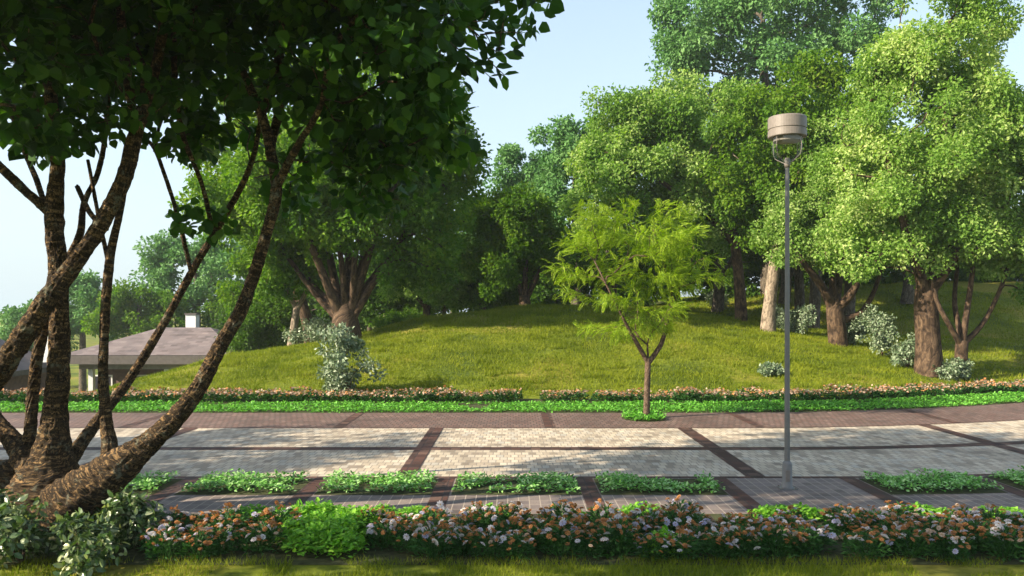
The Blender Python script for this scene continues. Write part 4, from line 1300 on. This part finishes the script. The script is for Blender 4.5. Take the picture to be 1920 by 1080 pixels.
def blades(x0, x1, y0, y1, dens, h, w, r, curved=True, fade=None):
    n = int((x1 - x0) * (y1 - y0) * dens)
    x = r.uniform(x0, x1, n); y = r.uniform(y0, y1, n)
    if curved: y = y + curve_off(x)
    if fade is not None:
        k = fade(x, y); x, y = x[k], y[k]
    n = len(x)
    z = tz(x, y)
    hh = h * r.uniform(.5, 1.4, n) * (.7 + .8 * vnoise(x * 1.1, y * 1.1))
    a = r.random(n) * 6.283
    dx, dy = np.cos(a) * w / 2, np.sin(a) * w / 2
    lx, ly = r.normal(size=n) * hh * .5, r.normal(size=n) * hh * .5
    V = np.stack([np.stack([x - dx, y - dy, z - .01], -1), np.stack([x + dx, y + dy, z - .01], -1), np.stack([x + lx, y + ly, z + hh], -1)], 1).reshape(-1, 3)
    return V, np.arange(3 * n).reshape(-1, 3)


r = np.random.default_rng(400)


def worn(x, y):
    return r.random(len(x)) < smooth((vnoise(x * .8 + 3, y * .8) + .5 * vnoise(x * 3, y * 3) - .28) / .45) * .85 + .15


parts = [blades(-12.5, 14, 20.55, 29, 700, .072, .022, r, True, worn), blades(-10.5, 16, 29, 36.5, 440, .08, .03, r, True, worn),
         blades(14, 30, 20.55, 40, 120, .09, .035, r), blades(4, 26, 36.5, 50, 130, .1, .04, r),
         blades(-5.2, 5.6, 5.7, 7.06, 2300, .05, .008, r, False, lambda x, y: vnoise(x * 2.5, y * 2.5) > .25)]
tc_ = r.uniform(size=(240, 2)) * [24, 13] + [-10, 21]
for cx, cy in tc_:
    parts.append(blades(cx - .22, cx + .22, cy - .08, cy + .08, 900, .15, .02, r))
V = np.concatenate([p[0] for p in parts]); o_ = 0; T_ = []
for p in parts:
    T_.append(p[1] + o_); o_ += len(p[0])
gr = link('grass', mesh_np('grass', V, [np.concatenate(T_)], M['grass']))
tag(gr, 'short sunlit olive-green grass covering the mound and the near verge', 'grass', kind='stuff')

# ------------------------------------------------------------------ light, air, camera
SUN_EL, SUN_AZ = 29.0, 23.0     # elevation; the light travels towards +x turned this many degrees to +y
e, az = R(SUN_EL), R(SUN_AZ)
trav = Vector((math.cos(e) * math.cos(az), math.cos(e) * math.sin(az), -math.sin(e)))
sl_ = bpy.data.lights.new('sun', 'SUN'); sl_.energy = 5.0; sl_.angle = R(.6); sl_.color = (1.0, .87, .68)
so = bpy.data.objects.new('sun', sl_); COL.objects.link(so)
so.rotation_euler = (-trav).to_track_quat('Z', 'Y').to_euler()
so.location = (-20, -10, 30)
w = bpy.data.worlds.new('World'); scene.world = w; w.use_nodes = True
nt = w.node_tree; nt.nodes.clear()
sky = nt.nodes.new('ShaderNodeTexSky'); sky.sky_type = 'NISHITA'; sky.sun_disc = False
sky.sun_elevation = e
tos = -trav
sky.sun_rotation = math.atan2(tos.x, tos.y)
sky.air_density = 1.0; sky.dust_density = 1.5; sky.ozone_density = 1.2
bg = nt.nodes.new('ShaderNodeBackground'); bg.inputs['Strength'].default_value = .125
wo = nt.nodes.new('ShaderNodeOutputWorld')
tc = nt.nodes.new('ShaderNodeTexCoord'); sx = nt.nodes.new('ShaderNodeSeparateXYZ')
nt.links.new(tc.outputs['Generated'], sx.inputs[0])
rp = ramp(nt, [(0.0, (1, 1, 1)), (.03, (.95, .95, .95)), (.16, (.68, .68, .68)), (.5, (.33, .33, .33))], sx.outputs['Z'])
mixs = nt.nodes.new('ShaderNodeMix'); mixs.data_type = 'RGBA'          # pale hazy air towards the horizon
nt.links.new(rp.outputs[0], mixs.inputs[0]); nt.links.new(sky.outputs[0], mixs.inputs[6]); mixs.inputs[7].default_value = (2.35, 2.75, 2.9, 1)
nt.links.new(mixs.outputs[2], bg.inputs[0]); nt.links.new(bg.outputs[0], wo.inputs['Surface'])

HAZE = .0005
if HAZE:
    m, nt, out = new_mat('haze')
    pv = nt.nodes.new('ShaderNodeVolumePrincipled')
    pv.inputs['Color'].default_value = (.86, .93, 1.0, 1); pv.inputs['Density'].default_value = HAZE
    pv.inputs['Anisotropy'].default_value = .3
    nt.links.new(pv.outputs[0], out.inputs['Volume'])
    m_ = MB(); m_.box((0, 45, 11.5), (170, 130, 32))
    o = m_.build('haze', m); tag(o, kind='stuff')

cam = bpy.data.cameras.new('camera'); co = bpy.data.objects.new('camera', cam); COL.objects.link(co)
co.location = (0, 0, CH); co.rotation_euler = (R(90), 0, 0)
cam.sensor_width = 36; cam.lens = F / 1920 * 36; cam.shift_y = (HZ - 540) / 1920
cam.clip_end = 6000; cam.clip_start = .05
scene.camera = co

vs = scene.view_settings
vs.view_transform = 'Standard'; vs.look = 'None'; vs.gamma = 1; vs.exposure = 1.42; vs.use_curve_mapping = False
scene.render.engine = 'CYCLES'
cy = scene.cycles
cy.use_denoising = True
cy.max_bounces = 8; cy.diffuse_bounces = 5; cy.glossy_bounces = 2; cy.transmission_bounces = 4; cy.transparent_max_bounces = 8; cy.volume_bounces = 1
cy.sample_clamp_indirect = 6
